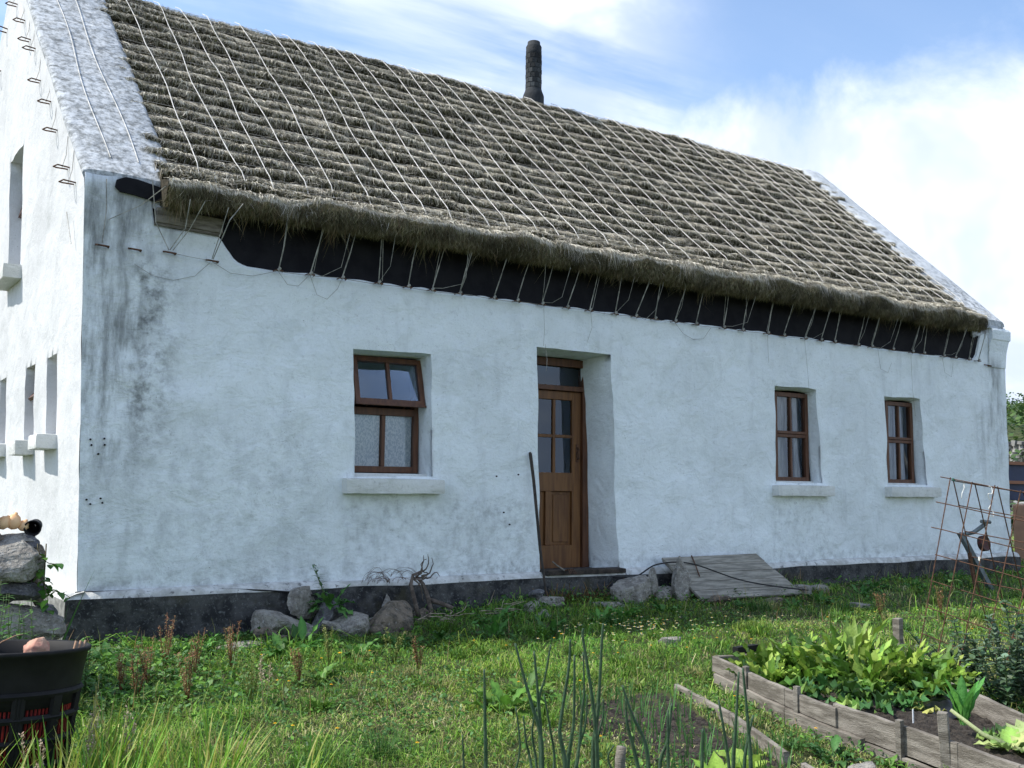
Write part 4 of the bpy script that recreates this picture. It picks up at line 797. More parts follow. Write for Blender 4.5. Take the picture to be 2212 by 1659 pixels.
# ---- dry stone wall end at the left
random.seed(8)
STB = 1
dw = thing('drystone_wall', 'end of a rough drystone wall beside the gable', 'stone wall', (-.9, -1.5, -.42))
stn = [(-.62, -1.42, .505, (.24, .24, .11), M_rock), (-.82, -1.44, .50, (.28, .28, .13), M_rockb), (-.545, -1.42, .47, (.12, .2, .12), M_rockd), (-.72, -1.60, .395, (.50, .42, .24), M_rock), (-.68, -1.58, .205, (.46, .40, .13), M_rockd), (-.60, -1.56, .015, (.50, .42, .24), M_rock), (-.62, -1.5, -.26, (.60, .46, .30), M_rockb), (-.60, -1.5, -.5, (.66, .46, .26), M_rock), (-1.22, -1.5, .30, (.5, .44, .28), M_rockb), (-1.18, -1.5, .04, (.62, .42, .26), M_rock), (-1.2, -1.5, -.26, (.55, .46, .34), M_rockd), (-.90, -1.46, .56, (.26, .3, .13), M_rockb),
       (-.84, -1.46, .70, (.20, .22, .17), M_rockd), (-1.2, -1.42, .60, (.4, .34, .28), M_rock), (-1.75, -1.4, .3, (.6, .45, .4), M_rock), (-1.8, -1.4, -.1, (.7, .45, .45), M_rockb), (-1.75, -1.4, .68, (.6, .4, .36), M_rock), (-.50, -1.40, .30, (.12, .3, .36), M_rockb), (-.42, -1.40, -.02, (.16, .34, .34), M_rockd), (-.36, -1.36, -.34, (.26, .34, .36), M_rockb), (-2.3, -1.35, .1, (.7, .45, .9), M_rock), (-.80, -1.34, .30, (.6, .26, .46), M_rockb), (-.80, -1.34, -.2, (.7, .26, .62), M_rockd)]
for i, (x, y, z, sz, m_) in enumerate(stn):
    mb = rock(sz, 200 + i, n=36); o = mb.build('stone', m_, None); o.data.transform(Matrix.Translation((x, y, z - sz[2] / 2)) @ Matrix.Rotation(U(-.15, .15), 4, 'Z')); o.parent = dw; o.matrix_parent_inverse = wmat(dw).inverted()
for x, y, z, r, lb in ((-.70, -1.43, .605, .044, 'pale orange plastic float on the stone wall, left one'), (-.64, -1.42, .61, .050, 'pale orange plastic float on the stone wall, middle one'), (-.58, -1.41, .585, .036, 'darker orange float on the stone wall beside the black pot')):
    m = MB(); m.lathe((0, 0, 0), [(.001, -r), (r * .6, -r * .8), (r, 0), (r * .62, r * .78), (r * .22, r * 1.05), (r * .2, r * 1.25), (.001, r * 1.27)], 18, m=Matrix.Rotation(U(.2, .6), 3, 'Y')); dress('float', lb, 'float', m, M_orange, (x, y, z), 'orange floats on the stone wall')
m = MB(); mr_ = Matrix.Rotation(R(96), 3, 'X'); m.lathe((0, 0, 0), [(.035, -.14), (.042, -.13), (.046, 0), (.053, .0), (.053, .012), (.044, .012), (.036, -.12), (.001, -.125)], 22, m=mr_); o = dress('plant_pot', 'small black plastic pot lying on its side on the stone wall', 'pot', m, M_tub, (-.528, -1.44, .570)); o.rotation_euler = (0, 0, -.25)
# ---- black tub with red slotted sides
tb = thing('plastic_tub', 'large black plastic tub with red slotted lower sides at the left edge', 'tub', (-.91, -3.63, -.50)); TM = Matrix.Rotation(R(-3.6), 3, CX)
def tp(r, z): return (r, z)
o0 = (-.91, -3.63, -.46)
m = MB(); m.lathe(o0, [(.322, .415), (.332, .48), (.347, .575), (.358, .580), (.360, .594), (.353, .600), (.340, .594), (.328, .52), (.318, .44), (.312, .36), (.001, .35)], 64, m=TM); m.build('tub_body', M_tub, tb, smooth=True)
lo_ = MB()
for k in range(12):
    a = 2 * math.pi * k / 12 + .12
    for da in (-.04, 0, .04): p = [Vector(o0) + TM @ Vector((r * math.cos(a + da), r * math.sin(a + da), z)) for r, z in ((.323, .42), (.303, .24), (.280, .02))]; lo_.tube(p, .014, 5)
for r, z in ((.323, .418), (.312, .32), (.303, .225), (.293, .12), (.280, .02)): lo_.tube([Vector(o0) + TM @ Vector((r * math.cos(t), r * math.sin(t), z)) for t in np.linspace(0, 2 * math.pi, 49)], .016, 6)
lo_.build('tub_frame', M_tub, tb)
rd = MB()
for k in range(110):
    a = 2 * math.pi * k / 110; p = [Vector(o0) + TM @ Vector((r * math.cos(a), r * math.sin(a), z)) for r, z in ((.312, .43), (.294, .24), (.270, .02))]; rd.tube(p, .0050, 4)
rd.build('red_slats', M_red, tb)
rd = MB(); rd.lathe(o0, [(.302, .43), (.284, .24), (.26, .02)], 40, m=TM); rd.build('inner_liner', M_black, tb, smooth=True)
m = MB(); m.lathe((0, 0, 0), [(.001, .0), (.02, .004), (.045, .02), (.055, .035), (.03, .05), (.001, .055)], 9); dress('debris_lump', 'pinkish lump of rubbish sticking up inside the black tub', 'rubbish', rock((.11, .08, .09), 321), mat('pink debris', (.42, .20, .15), .9, (.5, .35, .25), 14, 4), (-.76, -3.60, .08))
m = MB(); pts, rr_ = wander((-.98, -3.45, .05), (.3, -.2, .7), 7, .03, .4, .003, .002); m.tube(pts, rr_, 4); pts, rr_ = wander((-.95, -3.47, .08), (.6, .2, .6), 6, .03, .3, .003, .002); m.tube(pts, rr_, 4)
for k in range(3): m.tube([(-.64 + .015 * k, -3.72, .02), (-.61 + .02 * k, -3.70, .155)], .005, 4)
dress('twigs', 'dry twigs poking out of the black tub', 'twigs', m, mat('dry twig', (.36, .20, .12), .95, (.28, .2, .14), 20, 3))
# ================================================================== VEGETABLE BEDS
def board(name, pts, top, h, th, mt, par, dz=None):
    m = MB(); P = [Vector((x, y, 0)) for x, y in pts]
    for i in range(len(P) - 1):
        d = (P[i + 1] - P[i]); n_ = Vector((-d.y, d.x, 0)).normalized() * th / 2; nseg = max(2, int(d.length / .12)); vs = []; 
        for k in range(nseg + 1):
            p = P[i].lerp(P[i + 1], k / nseg); z = (dz[i] + (dz[i + 1] - dz[i]) * k / nseg if dz else GZ(p.x, p.y) + top) + .004 * float(vn(p.x * 9, p.y * 9, 0, 5)); wv = n_ * (1 + .08 * float(vn(k * 3.3, i, 0, 9)))
            vs += [p + wv + Vector((0, 0, z - h)), p + wv + Vector((0, 0, z)), p - wv + Vector((0, 0, z - .002)), p - wv + Vector((0, 0, z - h))]
        fs = [(k * 4 + a, k * 4 + (a + 1) % 4, k * 4 + 4 + (a + 1) % 4, k * 4 + 4 + a) for k in range(nseg) for a in range(4)] + [(0, 1, 2, 3), (nseg * 4 + 3, nseg * 4 + 2, nseg * 4 + 1, nseg * 4)]
        m.add(vs, fs)
    return bevel(m.build(name, mt, par), .003)
bd = thing('raised_bed', 'timber edged raised bed of chard and spinach on the right', 'raised bed', (4.0, -4.4, -.5))
board('side_board', [(3.66, -3.30), (3.375, -4.22), (3.31, -4.66)], 0, .105, .028, M_greyw, bd, [-.302, -.345, -.375])
board('side_board', [(3.635, -3.34), (3.35, -4.24), (3.27, -4.86)], 0, .13, .03, M_greyw, bd, [-.412, -.455, -.50])
board('side_board', [(3.325, -4.63), (3.285, -5.44), (3.24, -5.79), (3.12, -6.8)], 0, .150, .03, M_greyw, bd, [-.352, -.403, -.425, -.48])
board('side_board', [(3.29, -4.80), (3.255, -5.44), (3.20, -5.82), (3.08, -6.8)], 0, .12, .03, M_greyw, bd, [-.515, -.562, -.585, -.64])
board('back_board', [(5.05, -3.55), (4.59, -4.44), (4.19, -5.24), (3.85, -6.1)], 0, .19, .03, M_greyw, bd, [-.31, -.355, -.395, -.44])
board('end_board', [(3.68, -3.31), (4.3, -3.4), (5.03, -3.56)], 0, .15, .03, M_greyw, bd, [-.30, -.31, -.31])
m = MB(); m.box((4.00, -3.27, -.32), (.24, .05, .12), rz=.1); m.build('corner_block', M_tub, bd)
for x, y, z in ((3.50, -3.76, -.31), (3.345, -4.33, -.33), (3.27, -5.1, -.37)): m = MB(); m.box((x, y, z - .12), (.035, .03, .28), rz=.1); m.build('peg', M_greyw, bd)
def soil(name, poly_lr, nu, nv, zf, par, label=None):
    (a0, a1), (b0, b1) = poly_lr; U_, V_ = np.meshgrid(np.linspace(0, 1, nu), np.linspace(0, 1, nv), indexing='ij')
    X = (a0[0] * (1 - V_) + b0[0] * V_) * (1 - U_) + (a1[0] * (1 - V_) + b1[0] * V_) * U_; Y = (a0[1] * (1 - V_) + b0[1] * V_) * (1 - U_) + (a1[1] * (1 - V_) + b1[1] * V_) * U_
    Z = zf(X, Y) + .018 * fbm(X * 7, Y * 7, 0, 61, 4) + .012 * vn(X * 38, Y * 38, 0, 62); return grid_np(name, np.stack([X, Y, Z], -1), M_soil, par)
soil('soil', (((3.64, -3.33), (4.98, -3.58)), ((3.12, -6.8), (3.75, -6.4))), 110, 220, lambda X, Y: gz(X, Y) + .085 + .0 * X, bd)
b2 = soil('soil_bed', (((2.25, -3.35), (3.10, -3.35)), ((1.75, -6.2), (2.25, -6.2))), 90, 200, lambda X, Y: gz(X, Y) + .006, None); tag(b2, kind='structure')
ob = board('edging_board', [(3.18, -3.44), (2.99, -4.14), (2.69, -4.84)], 0, .085, .028, M_greyw, None, [-.425, -.462, -.497]); tag(ob, 'long low plank edging the onion seedling bed', 'plank')
ob = board('edging_board', [(2.66, -4.98), (2.60, -5.25), (2.45, -5.7)], 0, .07, .028, M_greyw, None, [-.52, -.53, -.54]); tag(ob, 'short dark plank at the bottom edge, below the seedling bed', 'plank')
rng2 = np.random.default_rng(3)
def stake(lbl, x, y, zt, w_, lean, rz=.2):
    m = MB(); zb = GZ(x, y) - .1; n = 6; vs = []
    for k in range(n + 1):
        f = k / n; c_ = Vector((x + lean * f, y, zb + (zt - zb) * f)); mr_ = Matrix.Rotation(rz, 3, 'Z')
        for a in ((-1, -1), (1, -1), (1, 1), (-1, 1)): vs.append(c_ + mr_ @ Vector((a[0] * w_ / 2 * U(.94, 1.05), a[1] * w_ / 2 * .8, U(-.004, .004))))
    m.add(vs, [(k * 4 + a, k * 4 + (a + 1) % 4, k * 4 + 4 + (a + 1) % 4, k * 4 + 4 + a) for k in range(n) for a in range(4)] + [(n * 4, n * 4 + 1, n * 4 + 2, n * 4 + 3)]); return bevel(dress('wooden_stake', lbl, 'stake', m, M_greyw, smooth=False), .004)
stake('square grey stake standing behind the chard', 5.93, -3.12, -.195, .075, 0); stake('split grey stake nailed outside the raised bed at the bottom right', 3.30, -5.36, -.262, .062, -.03, .5)
m = MB(); m.tube([(1.37, -5.10, -.75), (1.375, -5.104, -.30), (1.381, -5.106, -.252)], [.024, .023, .021], 9); dress('wooden_peg', 'round wooden peg rising at the bottom edge beside the onions', 'peg', m, M_greyw)
m = MB(); m.box((3.62, -4.93, -.40), (.016, .004, .075), rz=.3); dress('plant_label', 'small white plastic plant label stuck in the raised bed soil', 'plant label', m, mat('white plastic', (.75, .76, .78), .5), smooth=False)
# ---- plants
G_CH = (.105, .20, .024); G_CH2 = (.045, .125, .035); G_YL = (.25, .31, .055); G_DK = (.045, .12, .022); G_MD = (.07, .15, .025)
def rosette(n, ln, wd, col, el=(45, 80), droop=(30, 80), wave=.35, fold=.25, shape=0, stalk=.3, nn=8, vary=.25, tip=None, rad=.015):
    m = MB()
    for k in range(n):
        a = 2.4 * k + U(-.4, .4); l_ = ln * U(.45, 1.1); m.leaf((math.cos(a) * rad, math.sin(a) * rad, -.01), a, l_, wd * U(.7, 1.15), U(*el), U(*droop), fold, leafcol(col if not isinstance(col, list) else random.choice(col), vary), nn, wave, shape, tip, stalk, U(-.5, .5))
    return m
random.seed(77)
chard = [(3.95, -3.50, .28, 0), (4.22, -3.58, .34, 2), (4.05, -3.82, .30, 0), (4.35, -3.88, .50, 2), (4.62, -3.76, .40, 0), (3.88, -4.10, .27, 1), (4.14, -4.18, .36, 2), (4.42, -4.20, .36, 0), (4.70, -4.12, .34, 2), (3.92, -4.42, .26, 1), (4.18, -4.46, .30, 1), (4.48, -4.44, .30, 0), (4.78, -4.30, .30, 2), (3.72, -3.72, .22, 0)]
clab = ['short light green spinach plant nearest the far end of the raised bed', 'bright green chard plant behind the shortest ones at the far end', 'leafy spinach plant near the left board, third from the far end', 'tall chard with upright leaves, highest in the raised bed', 'bushy spinach plant at the back of the bed beyond the tallest chard', 'low crinkled blue-green chard beside the left board', 'dense chard in the middle of the raised bed', 'broad light green spinach plant in the middle right of the bed', 'upright yellow-green chard in front of the square stake', 'crinkled dark chard sprawling on bare soil at the front', 'large leaved crinkled chard at the front centre of the row', 'spreading light green plant beside the black plastic sheet', 'chard at the back board nearest the trellis', 'tiny spinach plant in the left far corner of the bed']
for i, (x, y, h_, t_) in enumerate(chard):
    cset = [[G_CH, (.19, .31, .045), G_MD, (.25, .36, .07)], [G_CH2, (.06, .15, .05), G_MD, (.20, .30, .08)], [(.22, .35, .05), (.15, .26, .035), (.32, .41, .09), G_MD, (.10, .20, .03)]][t_]
    m = rosette(64 if t_ != 1 else 34, h_ * 1.05, .058 if t_ != 1 else .085, cset, el=(35, 88) if t_ != 1 else (10, 70), droop=(10, 75) if t_ != 1 else (30, 90), wave=.9, stalk=.35, tip=None, vary=.35, rad=.05)
    o = dress('chard_plant', clab[i], 'chard', m, M_leaf, (x, y, GZ(x, y) + .08), 'chard and spinach in the raised bed')
m = rosette(5, .24, .17, [(.30, .40, .10), (.36, .42, .12)], el=(5, 40), droop=(20, 60), wave=.25, stalk=.2); dress('chard_plant', 'chard with big pale yellow-green leaves drooping onto the soil', 'chard', m, M_leaf, (4.16, -4.66, GZ(4.16, -4.66) + .09), 'chard and spinach in the raised bed')
m = rosette(11, .27, .085, [(.075, .22, .05), (.10, .25, .05)], el=(68, 88), droop=(-5, 25), wave=.12, shape=1, stalk=0, fold=.35); dress('romaine_lettuce', 'upright dark green romaine lettuce at the right of the raised bed', 'lettuce', m, M_leaf, (3.86, -5.08, GZ(3.86, -5.08) + .15))
m = rosette(9, .24, .10, [(.27, .38, .11), (.33, .42, .16), (.22, .34, .08)], el=(-5, 40), droop=(10, 50), wave=.25, shape=1, stalk=0, fold=.3)
m.tube([(0, 0, 0), (-.06, .12, .05), (-.13, .26, .16)], [.016, .013, .01], 7, col=(.42, .48, .24)); dress('romaine_lettuce', 'bolted pale lettuce fallen over below the upright one', 'lettuce', m, M_leaf, (3.76, -5.42, GZ(3.76, -5.42) + .12))
m = rosette(7, .25, .15, [(.24, .34, .13), (.19, .30, .08)], el=(15, 55), droop=(30, 70), wave=.45, stalk=.1); dress('cabbage_plant', 'crinkled pale green cabbage at the right picture edge', 'cabbage', m, M_leaf, (3.98, -5.28, GZ(3.98, -5.28) + .09))
for i, (x, y, s_, lb) in enumerate(((2.06, -4.98, .20, 'bright green lettuce at the bottom edge left of its neighbour'), (2.36, -4.86, .19, 'bright green lettuce at the bottom edge, right one'))):
    m = rosette(12, s_, .10, [(.22, .36, .05), (.27, .40, .07)], el=(35, 80), droop=(20, 60), wave=.3, stalk=.1); dress('lettuce', lb, 'lettuce', m, M_leaf, (x, y, GZ(x, y) + .01), 'young lettuces at the bottom edge')
# broad beans
def bean(h, nst, seed):
    random.seed(seed); m = MB()
    for k in range(nst):
        a = 2 * math.pi * k / nst + U(-.3, .3); bx, by = .05 * math.cos(a), .05 * math.sin(a); tx, ty = bx + U(-.2, .2), by + U(-.2, .2); hh = h * U(.6, 1); m.tube([(bx, by, -.02), ((bx + tx) / 2, (by + ty) / 2, hh / 2), (tx, ty, hh)], [.007, .006, .004], 5, col=(.10, .16, .06))
        nl = int(hh / .036)
        for j in range(nl):
            f = (j + .5) / nl; p = (bx + (tx - bx) * f, by + (ty - by) * f, hh * f)
            for q in range(3): m.leaf(p, 2.1 * q + j * 1.9 + U(-.3, .3), U(.06, .10) * (1.1 - .4 * f), U(.032, .05), U(10, 55), U(10, 60), .2, leafcol(random.choice([(.085, .15, .08), (.13, .20, .12), (.06, .12, .055), (.17, .24, .16)])), 4, 0, 0)
    return m
for x, y, h_, ns, sd, lb in ((5.22, -4.60, .72, 7, 1, 'tall broad bean plant with grey-green leaves at the right edge'), (5.02, -4.95, .55, 6, 2, 'broad bean plant nearest the bottom among the beans'), (5.62, -4.30, .62, 6, 3, 'broad bean plant behind the tall one, under the trellis'), (5.42, -3.98, .36, 7, 4, 'short bushy bean plant at the foot of the trellis'), (5.9, -4.5, .7, 6, 5, 'broad bean plant rising behind the trellis at the edge'), (4.98, -4.62, .42, 8, 6, 'low bushy broad bean in front of the tall one'), (5.25, -4.25, .50, 8, 7, 'bushy broad bean inside the trellis legs'), (5.30, -4.80, .8, 7, 8, 'tallest broad bean, at the right picture edge')):
    dress('broad_bean', lb, 'bean plant', bean(h_, ns, sd), M_leaf, (x, y, GZ(x, y)), 'broad beans by the trellis')
# bean vines starting up the trellis
for p, q, lb in (((5.12, -3.9, -.5), (5.19, -3.92, -.05), 'thin pale bean shoot climbing the left leg of the trellis'), ((5.15, -4.04, -.5), (5.30, -4.08, .22), 'bean shoot twining up the second bar of the trellis')):
    random.seed(int(p[0] * 100)); m = MB(); pts = [Vector(p).lerp(Vector(q), t) + Vector((.012 * math.sin(t * 30), .012 * math.cos(t * 30), 0)) for t in np.linspace(0, 1, 26)]; m.tube(pts, .0035, 5, col=(.30, .36, .14))
    for t in (5, 9, 13, 18, 22, 25): 
        for z_ in range(2): m.leaf(pts[t], U(0, 6), .07, .045, 30, 60, .15, leafcol((.13, .25, .05)), 4)
    dress('bean_vine', lb, 'vine', m, M_leaf)
# onions: tall hollow leaves
ONI = [ [[(0.674, -5.12, 0.136), (0.688, -5.106, -0.048), (0.704, -5.091, -0.253)]] , [[(0.772, -4.783, -0.199), (0.785, -4.775, -0.337)], [(0.973, -4.89, -0.08), (0.993, -4.871, -0.338)]] , [[(0.826, -5.109, 0.225), (0.871, -5.118, 0.069), (0.901, -5.125, -0.027), (0.944, -5.132, -0.188)], [(0.911, -5.122, 0.188), (0.937, -5.115, -0.005), (0.959, -5.103, -0.213)], [(0.984, -5.136, 0.213), (0.972, -5.112, 0.076), (0.958, -5.091, -0.018), (0.977, -5.082, -0.185)], [(0.968, -5.057, -0.053), (0.96, -5.039, -0.158), (0.984, -5.037, -0.298)], [(1.009, -5.053, -0.006), (1.039, -5.055, -0.147), (1.064, -5.051, -0.306)], [(0.958, -4.973, -0.102), (0.975, -4.971, -0.209), (1.0, -4.974, -0.315)]] , [[(0.955, -5.314, 0.258), (0.957, -5.3, 0.14), (0.944, -5.267, -0.061), (0.946, -5.26, -0.128), (0.971, -5.261, -0.25)], [(0.991, -5.293, 0.192), (1.005, -5.272, -0.051), (1.002, -5.257, -0.152), (0.997, -5.241, -0.253)], [(1.038, -5.288, 0.198), (1.051, -5.277, 0.045), (1.05, -5.266, -0.04), (1.048, -5.246, -0.193)], [(1.081, -5.258, 0.022), (1.083, -5.244, -0.098), (1.063, -5.214, -0.235)]] , [[(1.087, -5.222, 0.282), (1.09, -5.218, 0.236), (1.128, -5.218, 0.045), (1.157, -5.215, -0.129), (1.173, -5.206, -0.29)], [(1.175, -5.244, 0.299), (1.174, -5.235, 0.232), (1.179, -5.208, -0.013), (1.177, -5.194, -0.118), (1.174, -5.175, -0.258)], [(1.213, -5.193, -0.019), (1.218, -5.187, -0.09), (1.205, -5.169, -0.178), (1.202, -5.156, -0.266)]] , [[(1.27, -5.249, 0.04), (1.312, -5.261, -0.079), (1.377, -5.282, -0.243)], [(1.305, -5.228, -0.022), (1.318, -5.223, -0.128), (1.367, -5.232, -0.305)]] , [[(1.506, -5.264, -0.084), (1.524, -5.245, -0.328)], [(1.539, -5.253, -0.06), (1.535, -5.231, -0.214), (1.514, -5.202, -0.336)], [(1.359, -5.078, -0.251), (1.356, -5.065, -0.347)]] , [[(1.423, -5.568, -0.09), (1.43, -5.554, -0.244)]] , [[(1.687, -5.385, -0.038), (1.744, -5.385, -0.325)], [(1.774, -5.419, 0.077), (1.778, -5.392, -0.156), (1.78, -5.372, -0.333)]] , [[(1.616, -5.6, 0.134), (1.646, -5.593, -0.07), (1.67, -5.584, -0.269)], [(1.687, -5.584, -0.063), (1.67, -5.547, -0.278)]] , ]
olab = ['single onion stalk, leftmost of the tall ones', 'pair of thin short onion leaves at the bottom left of the onions', 'onion with three pale-tipped stalks fanning out', 'onion with one thick kinked stalk between its neighbours', 'tallest onion, two long stalks reaching up in front of the wall', 'onion with a long leaf slanting down to the right', 'onion with two crossing leaves over the seedling bed', 'short thick onion stalk over the bright lettuces', 'onion with two stalks in front of the plank edging', 'rightmost onion of the foreground row']
for i, st in enumerate(ONI):
    random.seed(900 + i); m = MB(); base = Vector(st[0][-1]); zb = GZ(base.x, base.y); root = Vector((base.x, base.y, zb))
    for j, pl_ in enumerate(st):
        P = [Vector(p) for p in pl_]; P = P + [P[-1].lerp(Vector((root.x, root.y, zb)), .9)]; q = []
        for k in range(len(P) - 1):
            for t in np.linspace(0, 1, 7)[:-1]:
                p0, p1, p2, p3 = P[max(k - 1, 0)], P[k], P[k + 1], P[min(k + 2, len(P) - 1)]; q.append(.5 * ((2 * p1) + (p2 - p0) * t + (2 * p0 - 5 * p1 + 4 * p2 - p3) * t * t + (3 * p1 - p0 - 3 * p2 + p3) * t ** 3))
        q.append(P[-1]); n_ = len(q); thick = {0: .010, 1: .007, 5: .010}.get(i, .0100 if j < 2 else .0072)
        m.tube(q, [max(.0024, thick * (.42 + .7 * k / n_)) for k in range(n_)], 8, col=[leafcol(random.choice([(.065, .12, .07), (.09, .15, .085), (.05, .10, .055)]), .15) for k in range(n_) for _ in range(8)])
    dress('onion', olab[i], 'onion', m, M_leaf, (0, 0, 0), 'tall onion plants in the foreground')
# rows of onion seedlings
random.seed(12); protos = []
for k in range(4):
    m = MB()
    for j in range(3): a = U(0, 6.28); m.leaf((U(-.008, .008), U(-.008, .008), -.01), a, U(.11, .19), .006, U(76, 89), U(0, 25), 0, leafcol((.07, .18, .045)), 4, 0, 2)
    protos.append(m.mesh('onion_seedling')); protos[-1].materials.append(M_leaf)
for row in range(6):
    for k in range(20):
        y = -3.42 - k * .082 + U(-.02, .02); x = 2.30 + row * .135 + (y + 3.4) * .27 + U(-.02, .02)
        if U(0, 1) < .12: continue
        o = bpy.data.objects.new('onion_seedling', random.choice(protos)); C.objects.link(o); o.location = (x, y, GZ(x, y) + .02); o.rotation_euler = (0, 0, U(0, 6)); o.scale = (1, 1, U(.7, 1.15)); tag(o, 'thin green onion seedling in rows left of the low plank', 'seedling', 'onion seedlings in rows')
# black sheet over the bed edge
P = np.array([[(4.12 + .62 * a - .1 * b, -4.94 + .42 * a + .26 * b + .0, GZ(4.3, -4.8) + .10 + .07 * math.sin(math.pi * min(1, a * 1.05)) * math.sin(math.pi * min(1, b)) + .05 * float(fbm(a * 5, b * 2.5, 0, 5, 3)) * math.sin(math.pi * min(1, b))) for b in np.linspace(0, 1, 20)] for a in np.linspace(0, 1, 50)])
tag(grid_np('plastic_sheet', P, M_plast), 'shiny black plastic sheet bunched over the back board of the bed', 'plastic sheet')
# ---- rebar trellis
random.seed(4); tr = thing('mesh_trellis', 'rusty steel mesh A-frame trellis leaning over the beans', 'trellis', (5.4, -4.1, -.5))
T_ = [Vector(v) for v in ((5.459, -3.976, .964), (5.507, -4.122, .931), (5.557, -4.27, .908), (5.624, -4.427, .871))]; F_ = [Vector(v) for v in ((5.122, -3.904, -.281), (5.148, -4.041, -.274), (5.181, -4.156, -.478), (5.224, -4.31, -.412))]
Bf = [Vector(v) for v in ((6.284, -3.741, -.349), (6.344, -3.896, -.373), (6.404, -4.05, -.397), (6.46, -4.203, -.409))]
T_ += [T_[3] + (T_[3] - T_[0]) / 3 * k for k in (1, 2)]; F_ += [F_[3] + (F_[3] - F_[0]) / 3 * k for k in (1, 2)]; Bf += [Bf[3] + (Bf[3] - Bf[0]) / 3 * k for k in (1, 2)]
for k in range(6):
    e = F_[k] + (F_[k] - T_[k]) * (.12 + (.08 if k < 2 else 0)); m = MB(); m.tube([T_[k] + Vector((0, 0, .01)), T_[k].lerp(e, .5) + Vector((U(-.006, .006), 0, U(-.004, .004))), e], .0045, 5); m.build('bar', M_rust, tr)
    e = Bf[k] + (Bf[k] - T_[k]) * .15; m = MB(); m.tube([T_[k] + Vector((.012, -.012, 0)), T_[k].lerp(e, .5), e], .0045, 5); m.build('bar', M_rust, tr)
d3 = (T_[3] - T_[0]) / 3
for r_ in range(7):
    f = r_ * .152; a = T_[0].lerp(F_[0], f); b = T_[5].lerp(F_[5], f); m = MB(); m.tube([a - d3 * (.45 if r_ < 3 else .08), a, a.lerp(b, .5) + Vector((0, 0, U(-.004, .004))), b + d3 * .3], .0040, 5); m.build('crossbar', M_rust, tr)
    a = T_[0].lerp(Bf[0], f) + Vector((.01, 0, -.012 * (r_ == 0))); b = T_[5].lerp(Bf[5], f) + Vector((.01, 0, 0)); m = MB(); m.tube([a, b], .0040, 5); m.build('crossbar', M_rust, tr)
def twine(lbl, pts, r, mt): m = MB(); m.tube([Vector(p) for p in pts], r, 5); return dress('twine', lbl, 'twine', m, mt)
M_tw = mat('white twine', (.75, .75, .70), .8); M_twg = mat('green twine', (.05, .22, .16), .8)
c_ = T_[2] + Vector((-.03, .02, 0)); twine('curled white twine knotted round the top bar of the trellis', [c_ + Vector((.02 * math.sin(t * 1.9), .01 * math.cos(t * 2), -t * .026 + .012 * math.sin(t * 3))) for t in np.linspace(0, 9, 40)], .003, M_tw)
c_ = T_[0].lerp(T_[1], .55); twine('short white twine end hanging at the left of the trellis', [c_ + Vector((.015, 0, 0)), c_ + Vector((.02, 0, -.05)), c_ + Vector((-.01, 0, -.09)), c_ + Vector((-.02, 0, -.13))], .003, M_tw)
c_ = T_[0]; twine('green twine wound at the left top corner of the trellis', [c_ + d3 * .1 + Vector((.008 * math.cos(t), .004 * t * .3, .008 * math.sin(t))) + d3 * .06 * t / 6 for t in np.linspace(0, 24, 60)], .0028, M_twg)
c_ = T_[2].lerp(F_[2], .38); twine('knot of pale twine on the third bar of the trellis', [c_ + Vector((.012 * math.cos(t), .006 * t / 6, .014 * math.sin(t * 1.3))) for t in np.linspace(0, 14, 40)], .003, M_tw)
# ---- steel stand behind the trellis
sd = thing('steel_stand', 'grey steel stand with a rusty red pulley behind the trellis', 'stand', (10.7, -.8, -.38))
m = MB(); m.box((0, 0, 0), (.085, .05, .92), m=(Vector((10.93, -.86, -.47)) - Vector((10.50, -.68, .36))).to_track_quat('Z', 'Y').to_matrix()); m.v = [tuple(Vector(v) + Vector((10.715, -.77, -.055))) for v in m.v]; m.build('leg', M_steel, sd)
m = MB(); m.tube([(10.52, -.72, .33), (10.62, -.80, .36), (10.72, -.83, .42), (10.80, -.85, .47)], .028, 6); m.tube([(10.70, -.86, .50), (10.88, -.86, .49)], .026, 6); m.build('handle', M_steel, sd)
m = MB(); m.tube([(10.60, -.74, .10), (10.62, -.78, -.25), (10.63, -.80, -.48)], .03, 6); m.build('leg', M_rust, sd)
m = MB(); m.lathe((10.735, -.86, .22), [(.001, -.02), (.06, -.02), (.09, -.03), (.10, -.03), (.10, .03), (.09, .03), (.06, .02), (.001, .02)], 26, m=Matrix.Rotation(R(80), 3, 'X')); m.build('pulley', mat('dark red cast iron', (.10, .03, .03), .7, (.05, .045, .04), 20, 4, metal=.3), sd)
# ---- things beyond the right corner
ct = thing('boarded_cart', 'dark blue boarded cart body with brown rails beyond the corner', 'cart', (15.7, 1.1, -.3))
m = MB(); m.box((16.2, 1.9, 1.08), (2.6, .9, .66)); bevel(m.build('body', M_blue, ct), .01)
for z in (1.39, 1.06): m = MB(); m.box((16.2, 1.42, z), (2.7, .06, .055)); m.build('rail', mat('brown rail', (.26, .12, .07), .7), ct)
for x in (15.3, 17.1):
    m = MB(); m.lathe((x, 1.9, .10), [(.001, -.08), (.30, -.08), (.36, -.06), (.36, .06), (.30, .08), (.001, .08)], 24, m=Matrix.Rotation(R(90), 3, 'X')); m.build('wheel', M_tub, ct)
m = MB(); m.box((15.9, 1.05, .12), (2.3, .24, 1.14)); bevel(dress('rendered_wall', 'low peach coloured rendered wall beside the cottage corner', 'wall', m, M_peach, smooth=False), .03)
m = MB(); m.tube([(15.0, 2.6, -.4), (14.97, 2.6, 2.0)], .06, 6); dress('dark_post', 'dark post behind the blue cart at the cottage corner', 'post', m, mat('dark post', (.05, .04, .06), .8))
